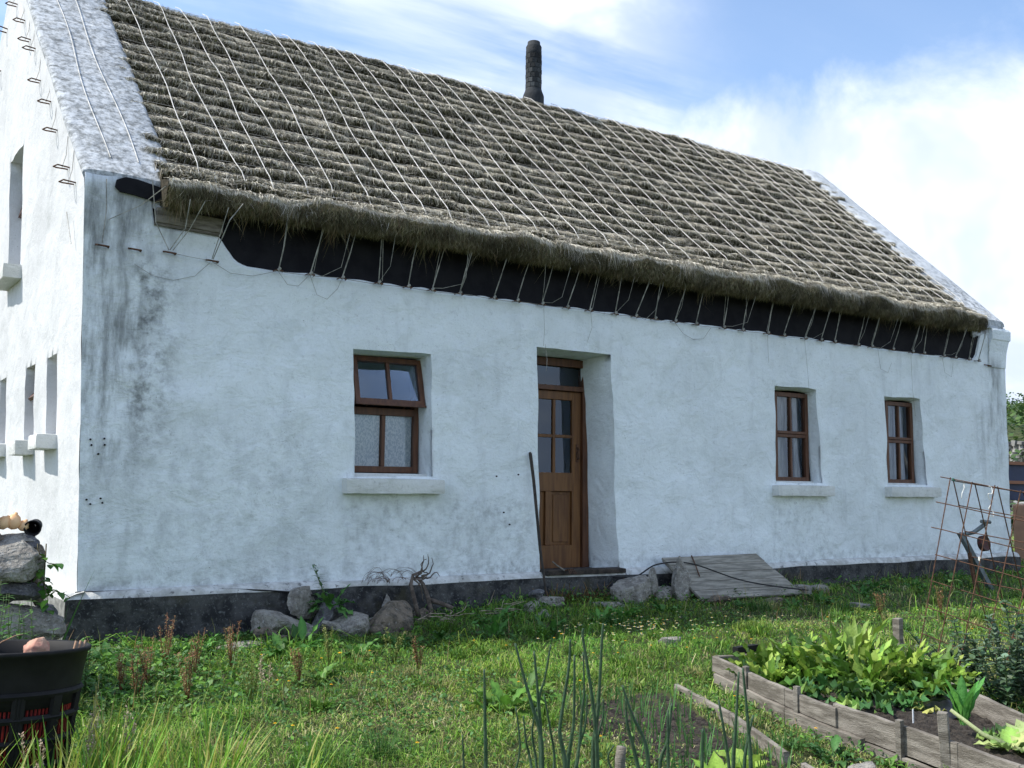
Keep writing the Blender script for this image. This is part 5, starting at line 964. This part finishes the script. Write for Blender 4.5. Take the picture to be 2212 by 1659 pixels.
for hx0, lb in ((27.5, 'nearer dry stone field wall across the hillside'), (38.0, 'upper pale dry stone field wall across the hillside')):
    m = MB(); n_ = 280; random.seed(int(hx0))
    vv = (hx0 - 26) / 60
    def hz_(y): yy = y; return -.5 + vv ** .8 * 9.6 * (1 + .1 * float(vn(hx0 * .08, yy * .08))) * float(sstep(-.02, .12, (yy - 1) / 110)) + .25 * float(fbm(hx0 * .35, yy * .35, 0, 4))
    ys2 = np.linspace(3, 41, n_)
    for y in ys2:
        for k in range(6): c_ = U(.10, .34); m.box((hx0 + U(-.1, .1), y + U(-.1, .1), hz_(y) + .08 + k * .14), (.30 * U(.7, 1.1), .16 * U(.6, 1.5), .15 * U(.7, 1.2)), rz=U(-.4, .4), col=(c_, c_ * .98, c_ * .93), jit=.04)
    dress('field_wall', lb, 'stone wall', m, mat('field wall stone', attr=True, rough=.95, bump=.6, bscale=6), smooth=False)
# ================================================================== WEEDS, GRASS, FLOWERS
random.seed(55)
# big dock plants
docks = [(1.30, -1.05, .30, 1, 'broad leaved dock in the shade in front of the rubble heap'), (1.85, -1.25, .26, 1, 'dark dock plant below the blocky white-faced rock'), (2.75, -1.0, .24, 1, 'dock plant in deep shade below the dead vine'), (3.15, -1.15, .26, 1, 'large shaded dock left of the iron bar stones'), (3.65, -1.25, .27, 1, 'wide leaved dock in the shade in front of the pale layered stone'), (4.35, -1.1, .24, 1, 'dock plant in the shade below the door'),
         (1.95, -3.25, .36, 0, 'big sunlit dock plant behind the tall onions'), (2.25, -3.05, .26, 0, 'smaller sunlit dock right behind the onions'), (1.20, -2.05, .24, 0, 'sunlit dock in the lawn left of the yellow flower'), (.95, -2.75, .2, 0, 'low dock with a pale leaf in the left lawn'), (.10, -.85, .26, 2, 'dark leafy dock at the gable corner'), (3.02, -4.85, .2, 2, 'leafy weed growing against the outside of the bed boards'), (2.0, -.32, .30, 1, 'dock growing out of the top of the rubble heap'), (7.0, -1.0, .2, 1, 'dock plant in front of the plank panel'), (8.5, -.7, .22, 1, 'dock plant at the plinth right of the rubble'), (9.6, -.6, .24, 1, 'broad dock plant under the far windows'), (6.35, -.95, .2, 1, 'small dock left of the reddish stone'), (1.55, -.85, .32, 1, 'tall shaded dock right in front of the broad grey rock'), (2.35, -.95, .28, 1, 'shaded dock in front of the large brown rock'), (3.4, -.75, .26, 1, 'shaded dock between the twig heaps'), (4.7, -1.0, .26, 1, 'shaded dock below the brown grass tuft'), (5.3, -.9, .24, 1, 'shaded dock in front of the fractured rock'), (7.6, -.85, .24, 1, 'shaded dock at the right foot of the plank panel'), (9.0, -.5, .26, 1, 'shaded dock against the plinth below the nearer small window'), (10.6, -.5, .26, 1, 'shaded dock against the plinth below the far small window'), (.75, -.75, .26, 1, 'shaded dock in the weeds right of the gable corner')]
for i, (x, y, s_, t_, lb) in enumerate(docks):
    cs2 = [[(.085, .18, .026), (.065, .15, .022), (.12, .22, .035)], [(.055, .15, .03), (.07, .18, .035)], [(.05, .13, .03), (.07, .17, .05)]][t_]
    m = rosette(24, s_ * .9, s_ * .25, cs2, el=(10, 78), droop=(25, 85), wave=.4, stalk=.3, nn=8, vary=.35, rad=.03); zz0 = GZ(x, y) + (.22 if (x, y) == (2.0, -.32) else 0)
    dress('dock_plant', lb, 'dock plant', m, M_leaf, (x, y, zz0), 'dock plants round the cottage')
# rusty sorrel seed spikes
def spike(h, nb, cols, seed):
    random.seed(seed); m = MB()
    for b in range(nb):
        tx, ty = U(-.07, .07), U(-.07, .07); hh = h * U(.7, 1); m.tube([(0, 0, 0), (tx * .5, ty * .5, hh * .5), (tx, ty, hh)], [.003, .0025, .0015], 4, col=cols[0])
        for k in range(70):
            f = U(.35, 1) ; p = Vector((tx * f + U(-.014, .014), ty * f + U(-.014, .014), hh * f)); m.leaf(p, U(0, 6.28), U(.008, .017), U(.006, .011), U(-30, 70), 20, 0, leafcol(random.choice(cols), .3), 2)
    for k in range(5): m.leaf((0, 0, 0), U(0, 6.28), U(.08, .16), .03, U(30, 70), 50, .2, leafcol((.10, .18, .04)), 5)
    return m
RU = [(.25, .11, .05), (.33, .16, .08), (.20, .12, .06), (.28, .20, .10), (.22, .20, .07)]; OL = [(.20, .24, .05), (.26, .26, .08), (.15, .19, .05)]
sps = [(.19, -1.65, .30, RU, 'rusty sorrel seed spike nearest the black tub'), (-.02, -1.85, .26, RU, 'short rusty sorrel spike right behind the tub'), (.02, -2.1, .30, RU, 'forked rust coloured sorrel in front of the tub side'), (.38, -1.30, .38, RU, 'tallest reddish sorrel in front of the plinth'), (.52, -1.55, .32, RU, 'brownish sorrel right of the tallest one'), (.84, -1.33, .30, RU, 'sorrel with greenish brown head in front of the dark plinth'), (1.98, -2.05, .24, RU, 'single bright rust sorrel in the middle of the lawn'), (1.08, -2.05, .22, RU, 'small rusty sorrel left of the yellow flower'), (1.42, -1.75, .30, OL, 'pale green flowering dock spike by the yellow flower'), (2.0, -1.6, .24, OL, 'short pale green seed spike right of the taller one'), (.60, -2.5, .34, OL, 'greenish dock seed spike in the left lawn'), (7.3, -1.9, .3, RU, 'rusty sorrel seen through the trellis, left'), (8.0, -2.1, .3, RU, 'rusty sorrel seen through the trellis, right'), (.28, -2.3, .3, RU, 'rusty sorrel leaning over the long leaves')]
for i, (x, y, h_, cl_, lb) in enumerate(sps): dress('sorrel', lb, 'sorrel', spike(h_ * 1.15, 5, cl_, i + 60), M_leaf, (x, y, GZ(x, y)), 'sorrel and dock seed spikes')
# willowherb by the rubble, nettles and bindweed by the stone wall
def herb(h, n, ll, lw, col, lean=(0, 0), seed=1, stems=1, spread=.05):
    random.seed(seed); m = MB()
    for s_ in range(stems):
        bx, by = U(-spread, spread), U(-spread, spread); lx, ly = lean[0] + U(-.05, .05), lean[1] + U(-.05, .05); hh = h * U(.7, 1.05); m.tube([(bx, by, -.02), (bx + lx * .4, by + ly * .4, hh * .5), (bx + lx, by + ly, hh)], [.005, .004, .002], 5, col=(.10, .15, .05))
        for k in range(n):
            f = (k + .6) / n; p = (bx + lx * f ** 1.3, by + ly * f ** 1.3, hh * f)
            for q in (0, 1): m.leaf(p, 1.57 * k + 3.14 * q + U(-.3, .3), ll * (1.15 - .6 * f) * U(.8, 1.1), lw * (1.1 - .5 * f), U(10, 50), U(20, 60), .2, leafcol(col), 5)
    return m
dress('willowherb', 'tall leaning willowherb growing from the rubble by the wall', 'weed', herb(.52, 16, .10, .024, (.06, .15, .05), (-.14, -.02), 3, 2, .04), M_leaf, (2.02, -.30, GZ(2.02, -.3) + .12))
for i, (x, y, h_, lb) in enumerate(((-.76, -2.2, .76, 'tall light green nettle at the left edge before the stone wall'), (-.64, -2.1, .64, 'nettle clump at the foot of the stone wall'), (-.52, -2.05, .46, 'low nettle clump between wall and tub'), (-.36, -1.88, .34, 'dark nettle near the gable foot'), (-.90, -2.4, .7, 'nettle behind the tub beyond the left edge'))):
    dress('nettle', lb, 'nettle', herb(h_, 13, .075, .034, (.085, .20, .05), (0, 0), 20 + i, 7, .11), M_leaf, (x, y, GZ(x, y)), 'nettles by the stone wall')
m = MB(); random.seed(14)
for k in range(5):
    pts, rr_ = wander((-.52, -1.64, .48 - .06 * k), (.25, -.3, -.5 - .2 * k), 8, .034, .5, .003, .002); m.tube(pts, rr_, 4, col=(.12, .10, .05))
    for p in pts[2:]: m.leaf(p, U(0, 6.28), U(.05, .075), U(.045, .06), U(-30, 30), 50, .15, leafcol(random.choice([(.10, .22, .03), (.06, .15, .03)])), 5)
m.tube([(-.47, -1.64, z) for z in np.linspace(-.35, .48, 8)], .004, 4, col=(.12, .10, .05))
for z in np.linspace(-.3, .35, 26): m.leaf((-.47 + U(-.05, .05), -1.66, z), U(-2, 1), U(.04, .07), U(.04, .055), U(-30, 30), 50, .15, leafcol((.07, .17, .03)), 5)
dress('bindweed', 'heart leaved creeper hanging off the end of the stone wall', 'creeper', m, M_leaf)
m = MB(); random.seed(9)
for k in range(5): m.leaf((-.36 + U(-.05, .03), -1.42 + U(-.04, .04), -.4), U(-.6, .2), U(.55, .78) if k < 2 else U(.3, .5), .04, U(74, 86), U(0, 12), .35, leafcol((.06, .15, .04)), 8, 0, 2)
m.leaf((-.3, -1.35, -.4), -.2, .62, .012, 62, 95, .1, (.25, .27, .12), 10, 0, 2); m.leaf((-.3, -1.3, -.4), -.4, .5, .010, 70, 90, .1, (.22, .25, .10), 10, 0, 2)
dress('iris_leaves', 'dark sword shaped iris leaves by the corner of the gable', 'iris', m, M_leaf)
# long sword leaves bottom left
random.seed(21); cl_pos = [(-1.25, -4.15), (-.98, -4.35), (-.72, -4.12), (-.60, -4.42), (-.40, -4.05), (-.22, -4.30), (-.05, -4.0), (-.35, -4.62), (-.85, -4.68), (-1.35, -4.5), (.10, -4.38), (-.50, -3.86), (-1.05, -4.02), (.28, -4.15)]
cl_lb = ['leftmost clump of bright sword leaves, cut by the picture edge', 'clump of bright sword leaves below the middle of the tub', 'tall clump of sword leaves in front of the tub', 'dense clump of yellow-green sword leaves below the tub corner', 'clump of sword leaves right of the tub foot', 'wide clump of sword leaves left of the lawn', 'short yellowish clump at the lawn edge', 'low clump of sword leaves at the bottom edge', 'clump of sword leaves at the bottom edge left of centre', 'clump of sword leaves in the bottom left corner', 'sparse darker clump nearest the lawn', 'clump of upright sword leaves touching the tub side', 'clump of sword leaves against the left of the tub', 'thin outlying tuft of long leaves in the lawn']
for i, (x, y) in enumerate(cl_pos):
    m = MB(); k_ = 1 if x < 0 else .72
    for k in range(62 if x < 0 else 24):
        a = U(0, 6.28); r_ = U(0, .13); m.leaf((r_ * math.cos(a), r_ * math.sin(a), -.01), a + U(-.6, .6), U(.26, .52) * k_, U(.010, .020), U(64, 89), U(0, 38), .3, leafcol(random.choice([(.17, .34, .03), (.22, .38, .045), (.11, .26, .03), (.30, .36, .06)]), .2), 7, 0, 2, tip=(.34, .34, .09) if U(0, 1) < .25 else None)
    dress('sword_leaf_clump', cl_lb[i], 'plant', m, M_leaf, (x, y, GZ(x, y)), 'clumps of long sword leaves bottom left')
# dry grass seed heads over the tub
for i, (x, y, h_, lb) in enumerate(((-.62, -4.02, .50, 'feathery pale grass seed head before the left of the tub'), (-.42, -3.98, .46, 'pale grass seed head before the right of the tub'), (-.80, -4.1, .40, 'low pinkish grass seed head before the tub'), (.55, -2.9, .4, 'dry grass stalks in the left lawn'))):
    random.seed(70 + i); m = MB()
    for s_ in range(3):
        tx, ty = U(-.07, .07), U(-.05, .05); hh = h_ * U(.8, 1.0); m.tube([(0, 0, 0), (tx * .6, ty * .6, hh * .6), (tx, ty, hh)], .0014, 4, col=(.36, .32, .18))
        for k in range(34):
            f = U(.62, 1.0); p = Vector((tx * f, ty * f, hh * f)); d = Vector((U(-1, 1), U(-1, 1), U(.2, 1))).normalized() * U(.015, .05) * (1.25 - f); m.tube([p, p + d], .0008, 3, col=(.4, .33, .22)); m.leaf(p + d, U(0, 6), .010, .005, 40, 0, 0, leafcol((.48, .38, .28)), 2)
    dress('grass_seed_head', lb, 'grass', m, M_leaf, (x, y, GZ(x, y)), 'dry grass seed heads')
# ---- lawn and weeds as ground cover
def outside(x, y):
    inh = (x > -.12 - .06 * np.maximum(y, 0)) & (x < 12.85) & (y > -.11)
    xl2 = np.interp(y, [-6.8, -5.8, -4.66, -4.22, -3.3], [3.08, 3.2, 3.28, 3.34, 3.62]); xr2 = np.interp(y, [-6.1, -5.24, -4.44, -3.55], [3.88, 4.22, 4.62, 5.08]); bed = (x > xl2 - .015) & (x < xr2 + .02) & (y < -3.3)
    tub = (x + .91) ** 2 + (y + 3.6) ** 2 < .30 ** 2; stw = (x < -.42) & (y > -1.75) & (y < -1.25)
    return ~(inh | bed | tub | stw)
def soilm(x, y): xl2 = 2.25 + (y + 3.35) * .175; xr2 = 3.12 + (y + 3.4) * .33; return (x > xl2) & (x < xr2) & (y < -3.38)
def sample(n, r0=2.4, r1=34, a0=-12, a1=80):
    r = r0 * (r1 / r0) ** rng.uniform(0, 1, n); a = np.radians(rng.uniform(a0, a1, n)); return -1.441 + r * np.sin(a), -8.63 + r * np.cos(a), r
n = 520000; x, y, r = sample(n); k = outside(x, y) & ~(soilm(x, y) & (rng.uniform(0, 1, n) > .02 + .55 * sstep(.45, .0, (x - 2.25 - (y + 3.35) * .175)))); x, y, r = x[k], y[k], r[k]; n = len(x)
lush = fbm(x * 1.1, y * 1.1, 0, 301, 3); dry = sstep(.0, .45, fbm(x * .8 + 9, y * .8, 0, 311, 3) + .08); wallp = np.exp(-np.maximum(-.1 - y, 0) / .9) * (x > -.3) * (x < 13)
tall = sstep(-.05, .5, fbm(x * 2.2, y * 2.2, 0, 321, 3)); bp = (x > -1.7) & (x < .4) & (y > -5) & (y < -3.4)
h = rng.uniform(.025, .062, n) * (1 + .9 * tall + .6 * wallp) * (1 - .35 * dry); h = h * (1 + .5 * fbm(x * 4, y * 4, 0, 351, 2)); h = np.where(rng.uniform(0, 1, n) < .03, h * 2.2, h)
a = rng.uniform(0, 2 * np.pi, n); tilt = rng.uniform(.2, 1.9, n); dr = np.stack([np.cos(a), np.sin(a), 0 * a], -1) * (h * tilt)[:, None]; z = gz(x, y)
P0 = np.stack([x, y, z - .005], -1); P1 = P0 + dr * .35 + np.stack([0 * h, 0 * h, h * .62], -1); P2 = P0 + dr + np.stack([0 * h, 0 * h, h * (1.05 - .45 * tilt)], -1)
a2 = a + np.pi / 2 + rng.normal(0, .5, n); wd = (.0011 + .00022 * r) * rng.uniform(.7, 1.4, n); sv = np.stack([np.cos(a2), np.sin(a2), 0 * a2], -1) * wd[:, None]
gcol = np.array([(.19, .37, .04), (.24, .42, .055), (.13, .30, .035), (.31, .43, .08), (.07, .20, .035)])[rng.integers(0, 5, n)]; dcol = np.array([(.46, .46, .18), (.36, .42, .12), (.60, .56, .30), (.30, .38, .09)])[rng.integers(0, 4, n)]
pd = np.clip(.18 + .60 * dry - .6 * wallp, 0, .9); cm = (1 + .42 * fbm(x * 5, y * 5, 0, 341, 3) + .30 * fbm(x * 1.6, y * 1.6, 0, 345, 2))[:, None]; col = np.clip(np.where((rng.uniform(0, 1, n) < pd)[:, None], dcol, gcol * np.stack([1 - .35 * np.clip(lush, -1, 1), 1 - .12 * np.clip(lush, -1, 1), 1 + 0 * x], -1)) * cm * rng.uniform(.6, 1.3, (n, 1)), .01, .8)
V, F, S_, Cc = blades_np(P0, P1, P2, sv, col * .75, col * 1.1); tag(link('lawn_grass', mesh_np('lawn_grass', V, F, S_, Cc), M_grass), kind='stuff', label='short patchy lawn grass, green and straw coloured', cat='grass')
n = 5200; x, y, r = sample(n, 3, 22); keep = outside(x, y) & ~soilm(x, y) & (rng.uniform(0, 1, n) < np.clip(.12 + sstep(5, 8, x) * sstep(-3.2, -2.2, y) * .8 + sstep(1.8, .2, x) * sstep(-3.6, -2.6, y) * .9, 0, 1)); x, y, r = x[keep], y[keep], r[keep]; n = len(x)
h = rng.uniform(.10, .26, n); a = rng.uniform(0, 2 * np.pi, n); l_ = rng.uniform(.05, .5, n); dr = np.stack([np.cos(a), np.sin(a), 0 * a], -1) * (h * l_)[:, None]; P0 = np.stack([x, y, gz(x, y)], -1); P1 = P0 + dr * .3 + np.stack([0 * h, 0 * h, h * .6], -1); P2 = P0 + dr + np.stack([0 * h, 0 * h, h], -1); a2 = rng.uniform(0, 2 * np.pi, n); wd = .0009 + .00018 * r; sv = np.stack([np.cos(a2), np.sin(a2), 0 * a2], -1) * wd[:, None]; cq = np.array([(.40, .36, .17), (.30, .33, .11), (.22, .30, .08), (.45, .30, .17), (.36, .20, .10)])[rng.integers(0, 5, n)]
V, F, S_, Cc = blades_np(P0, P1, P2, sv, cq * .8, cq * 1.15); tag(link('tall_grass', mesh_np('tall_grass', V, F, S_, Cc), M_grass), kind='stuff', label='thin tall seeding grass stems standing above the lawn', cat='grass')
# small leaved weeds: clover, chickweed, dock seedlings
n = 210000; x, y, r = sample(n, 2.4, 26); wallp = np.exp(-np.maximum(-.1 - y, 0) / .85) * (x > -1.6) * (x < 14); pt = sstep(.05, .4, fbm(x * 1.5, y * 1.5, 0, 331, 3)); ls = sstep(1.6, .2, x) * sstep(-3.2, -1.8, y)
pk = np.clip(.16 + .75 * wallp + .55 * pt + .6 * ls, 0, 1); k = outside(x, y) & (rng.uniform(0, 1, n) < pk) & ~(soilm(x, y) & (rng.uniform(0, 1, n) > .06 + .6 * sstep(.45, .0, (x - 2.25 - (y + 3.35) * .175)))); x, y, r, wallp, ls = x[k], y[k], r[k], wallp[k], ls[k]; n = len(x)
clmp = .5 + .9 * np.clip(fbm(x * 2.6, y * 2.6, 0, 361, 2), -.5, 1); hh = rng.uniform(.015, .06, n) * (1 + 2.2 * np.maximum(wallp, ls) * rng.uniform(.1, 1.2, n) * clmp * sstep(-.02, -.30, y)); a = rng.uniform(0, 2 * np.pi, n); L_ = rng.uniform(.016, .042, n) * (1 + 1.3 * np.maximum(wallp, ls) * rng.uniform(0, 1, n) ** 1.5); W_ = L_ * rng.uniform(.25, .55, n); el = rng.uniform(-.5, .9, n)
c0 = np.stack([x, y, gz(x, y) + hh], -1); d = np.stack([np.cos(a) * np.cos(el), np.sin(a) * np.cos(el), np.sin(el)], -1); s_ = np.stack([-np.sin(a), np.cos(a), rng.normal(0, .35, n)], -1)
V = np.empty((n, 6, 3)); V[:, 0] = c0; V[:, 1] = c0 + d * (L_ * .35)[:, None] + s_ * (W_ * .5)[:, None]; V[:, 2] = c0 + d * (L_ * .75)[:, None] + s_ * (W_ * .42)[:, None]; V[:, 3] = c0 + d * L_[:, None] - np.stack([0 * x, 0 * x, L_ * .25], -1); V[:, 4] = c0 + d * (L_ * .75)[:, None] - s_ * (W_ * .42)[:, None]; V[:, 5] = c0 + d * (L_ * .35)[:, None] - s_ * (W_ * .5)[:, None]
b = np.arange(n) * 6; F = (b[:, None] + np.arange(6)[None]).ravel(); cw = np.array([(.075, .19, .035), (.10, .24, .035), (.055, .15, .035), (.16, .33, .05), (.045, .13, .03), (.12, .25, .08)])[rng.integers(0, 6, n)] * rng.uniform(.7, 1.25, (n, 1))
tag(link('ground_weeds', mesh_np('ground_weeds', V.reshape(-1, 3), F, np.arange(n) * 6, np.repeat(cw, 6, 0)), M_leaf), kind='stuff', label='low leafy weeds thickest along the foot of the wall', cat='weeds')
# rough tufts and small rosettes breaking up the turf
nt_ = 520; tx, ty, tr_ = sample(nt_, 3, 20); kp = outside(tx, ty) & ~soilm(tx, ty); tx, ty, tr_ = tx[kp], ty[kp], tr_[kp]; nb = 70; n = len(tx) * nb; R0 = np.repeat(rng.uniform(.04, .14, len(tx)), nb) * np.sqrt(rng.uniform(0, 1, n)); a = rng.uniform(0, 2 * np.pi, n)
x = np.repeat(tx, nb) + R0 * np.cos(a); y = np.repeat(ty, nb) + R0 * np.sin(a); kp = outside(x, y); hh = np.repeat(rng.uniform(.06, .17, len(tx)), nb) * rng.uniform(.5, 1.1, n); l_ = rng.uniform(.2, 1.1, n); a = a + rng.normal(0, .7, n); dr = np.stack([np.cos(a), np.sin(a), 0 * a], -1) * (hh * l_)[:, None]
P0 = np.stack([x, y, gz(x, y) - .005], -1); P1 = P0 + dr * .35 + np.stack([0 * hh, 0 * hh, hh * .65], -1); P2 = P0 + dr + np.stack([0 * hh, 0 * hh, hh * (1.05 - .5 * l_)], -1); a2 = a + np.pi / 2 + rng.normal(0, .4, n); wd = (.0014 + .0002 * np.repeat(tr_, nb)); sv = np.stack([np.cos(a2), np.sin(a2), 0 * a2], -1) * wd[:, None]
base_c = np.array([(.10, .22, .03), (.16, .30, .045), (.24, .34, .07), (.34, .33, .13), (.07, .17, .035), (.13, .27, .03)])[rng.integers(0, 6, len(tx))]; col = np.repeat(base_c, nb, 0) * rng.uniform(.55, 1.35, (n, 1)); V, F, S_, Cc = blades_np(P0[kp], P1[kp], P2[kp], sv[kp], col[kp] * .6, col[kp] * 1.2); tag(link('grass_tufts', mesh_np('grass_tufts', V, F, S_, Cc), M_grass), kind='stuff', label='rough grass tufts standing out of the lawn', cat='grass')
random.seed(91); m = MB(); k_ = 0
while k_ < 150:
    r_ = 3.2 * (18 / 3.2) ** U(0, 1); a_ = R(U(-8, 74)); x, y = -1.441 + r_ * math.sin(a_), -8.63 + r_ * math.cos(a_)
    if not outside(np.array(x), np.array(y)) or soilm(np.array(x), np.array(y)): continue
    k_ += 1; cb = random.choice([(.09, .20, .03), (.13, .24, .04), (.07, .16, .04), (.16, .22, .05)]); q = U(.05, .11)
    for j in range(9): m.leaf((x, y, GZ(x, y) + .005), 2.4 * j + U(-.4, .4), q * U(.7, 1.2), q * U(.28, .5), U(10, 65), U(20, 80), .25, leafcol(cb), 5, .3, 0)
tag(m.build('broad_weeds', M_leaf, None, True), 'small broad leaved rosettes scattered through the lawn', 'weeds', kind='stuff')
# scattered daisies and buttercups
random.seed(2); m = MB()
def flower(p, r, c1, c2):
    p = Vector(p)
    for k in range(7): m.leaf(p, k * .9, r, r * .75, 12, 10, 0, c1, 2)
    m.lathe(p + Vector((0, 0, .001)), [(r * .4, 0), (r * .25, r * .3), (.0005, r * .35)], 6, col=c2); m.tube([p - Vector((U(-.01, .01), 0, .05)), p], .0012, 3, col=(.1, .2, .04))
for _ in range(90): x, y = random.gauss(4.30, .40), random.gauss(-1.66, .20); flower((x, y, GZ(x, y) + U(.07, .11)), .014, (.8, .8, .78), (.7, .5, .05))
for _ in range(110):
    x, y = U(4.5, 12), U(-2.9, -.7)
    if outside(np.array(x), np.array(y)): flower((x, y, GZ(x, y) + U(.08, .14)), .012, (.8, .8, .76), (.7, .5, .05))
for _ in range(60):
    x, y = U(-.5, 8), U(-4.8, -1.2)
    if outside(np.array(x), np.array(y)): flower((x, y, GZ(x, y) + U(.06, .11)), .012, (.85, .55, .02), (.8, .4, .02))
m.build('wildflowers', M_flower); tag(bpy.data.objects['wildflowers'], 'tiny white daisies and yellow buttercups dotted through the lawn', 'flowers', kind='stuff')
for x, y, h_, lb in ((1.42, -1.92, .17, 'single yellow hawkbit flower standing in the lawn'),):
    m = MB(); flower((0, 0, h_), .018, (.85, .55, .02), (.8, .42, .02)); m.tube([(0, 0, 0), (0, 0, h_)], .002, 5, col=(.10, .2, .04)); dress('yellow_flower', lb, 'flower', m, M_flower, (x, y, GZ(x, y)))
# scrub on the hillside
n = 60000; HXs = 26 + 60 * rng.uniform(0, 1, n) ** 1.2; HYs = rng.uniform(2, 66, n); vv = (HXs - 26) / 60; zz_ = -.5 + vv ** .8 * 9.6 * (1 + .1 * vn(HXs * .08, HYs * .08)) * sstep(-.02, .12, (HYs - 1) / 110) + .25 * fbm(HXs * .35, HYs * .35, 0, 4)
pat = fbm(HXs * .25, HYs * .25, 0, 401, 3); k = pat > -.12; HXs, HYs, zz_, pat = HXs[k], HYs[k], zz_[k], pat[k]; n = len(HXs); sz = rng.uniform(.12, .32, n); hh = rng.uniform(0, 1, n) * np.clip(pat + .2, 0, 1) * 2.0
c0 = np.stack([HXs, HYs, zz_ + hh], -1); a = rng.uniform(0, 2 * np.pi, n); d = np.stack([np.cos(a), np.sin(a), rng.uniform(-.3, .9, n)], -1) * sz[:, None]; s_ = np.stack([-np.sin(a), np.cos(a), rng.normal(0, .5, n)], -1) * (sz * .5)[:, None]
V = np.stack([c0 - d * .5, c0 + s_, c0 + d * .5, c0 - s_], 1); cw = np.array([(.05, .10, .03), (.075, .14, .035), (.10, .17, .04), (.035, .07, .025)])[rng.integers(0, 4, n)]
tag(link('hillside_scrub', mesh_np('hillside_scrub', V.reshape(-1, 3), np.arange(n * 4), np.arange(n) * 4, np.repeat(cw, 4, 0)), M_leaf), kind='stuff', label='green scrub covering the hillside beyond the cottage', cat='scrub')
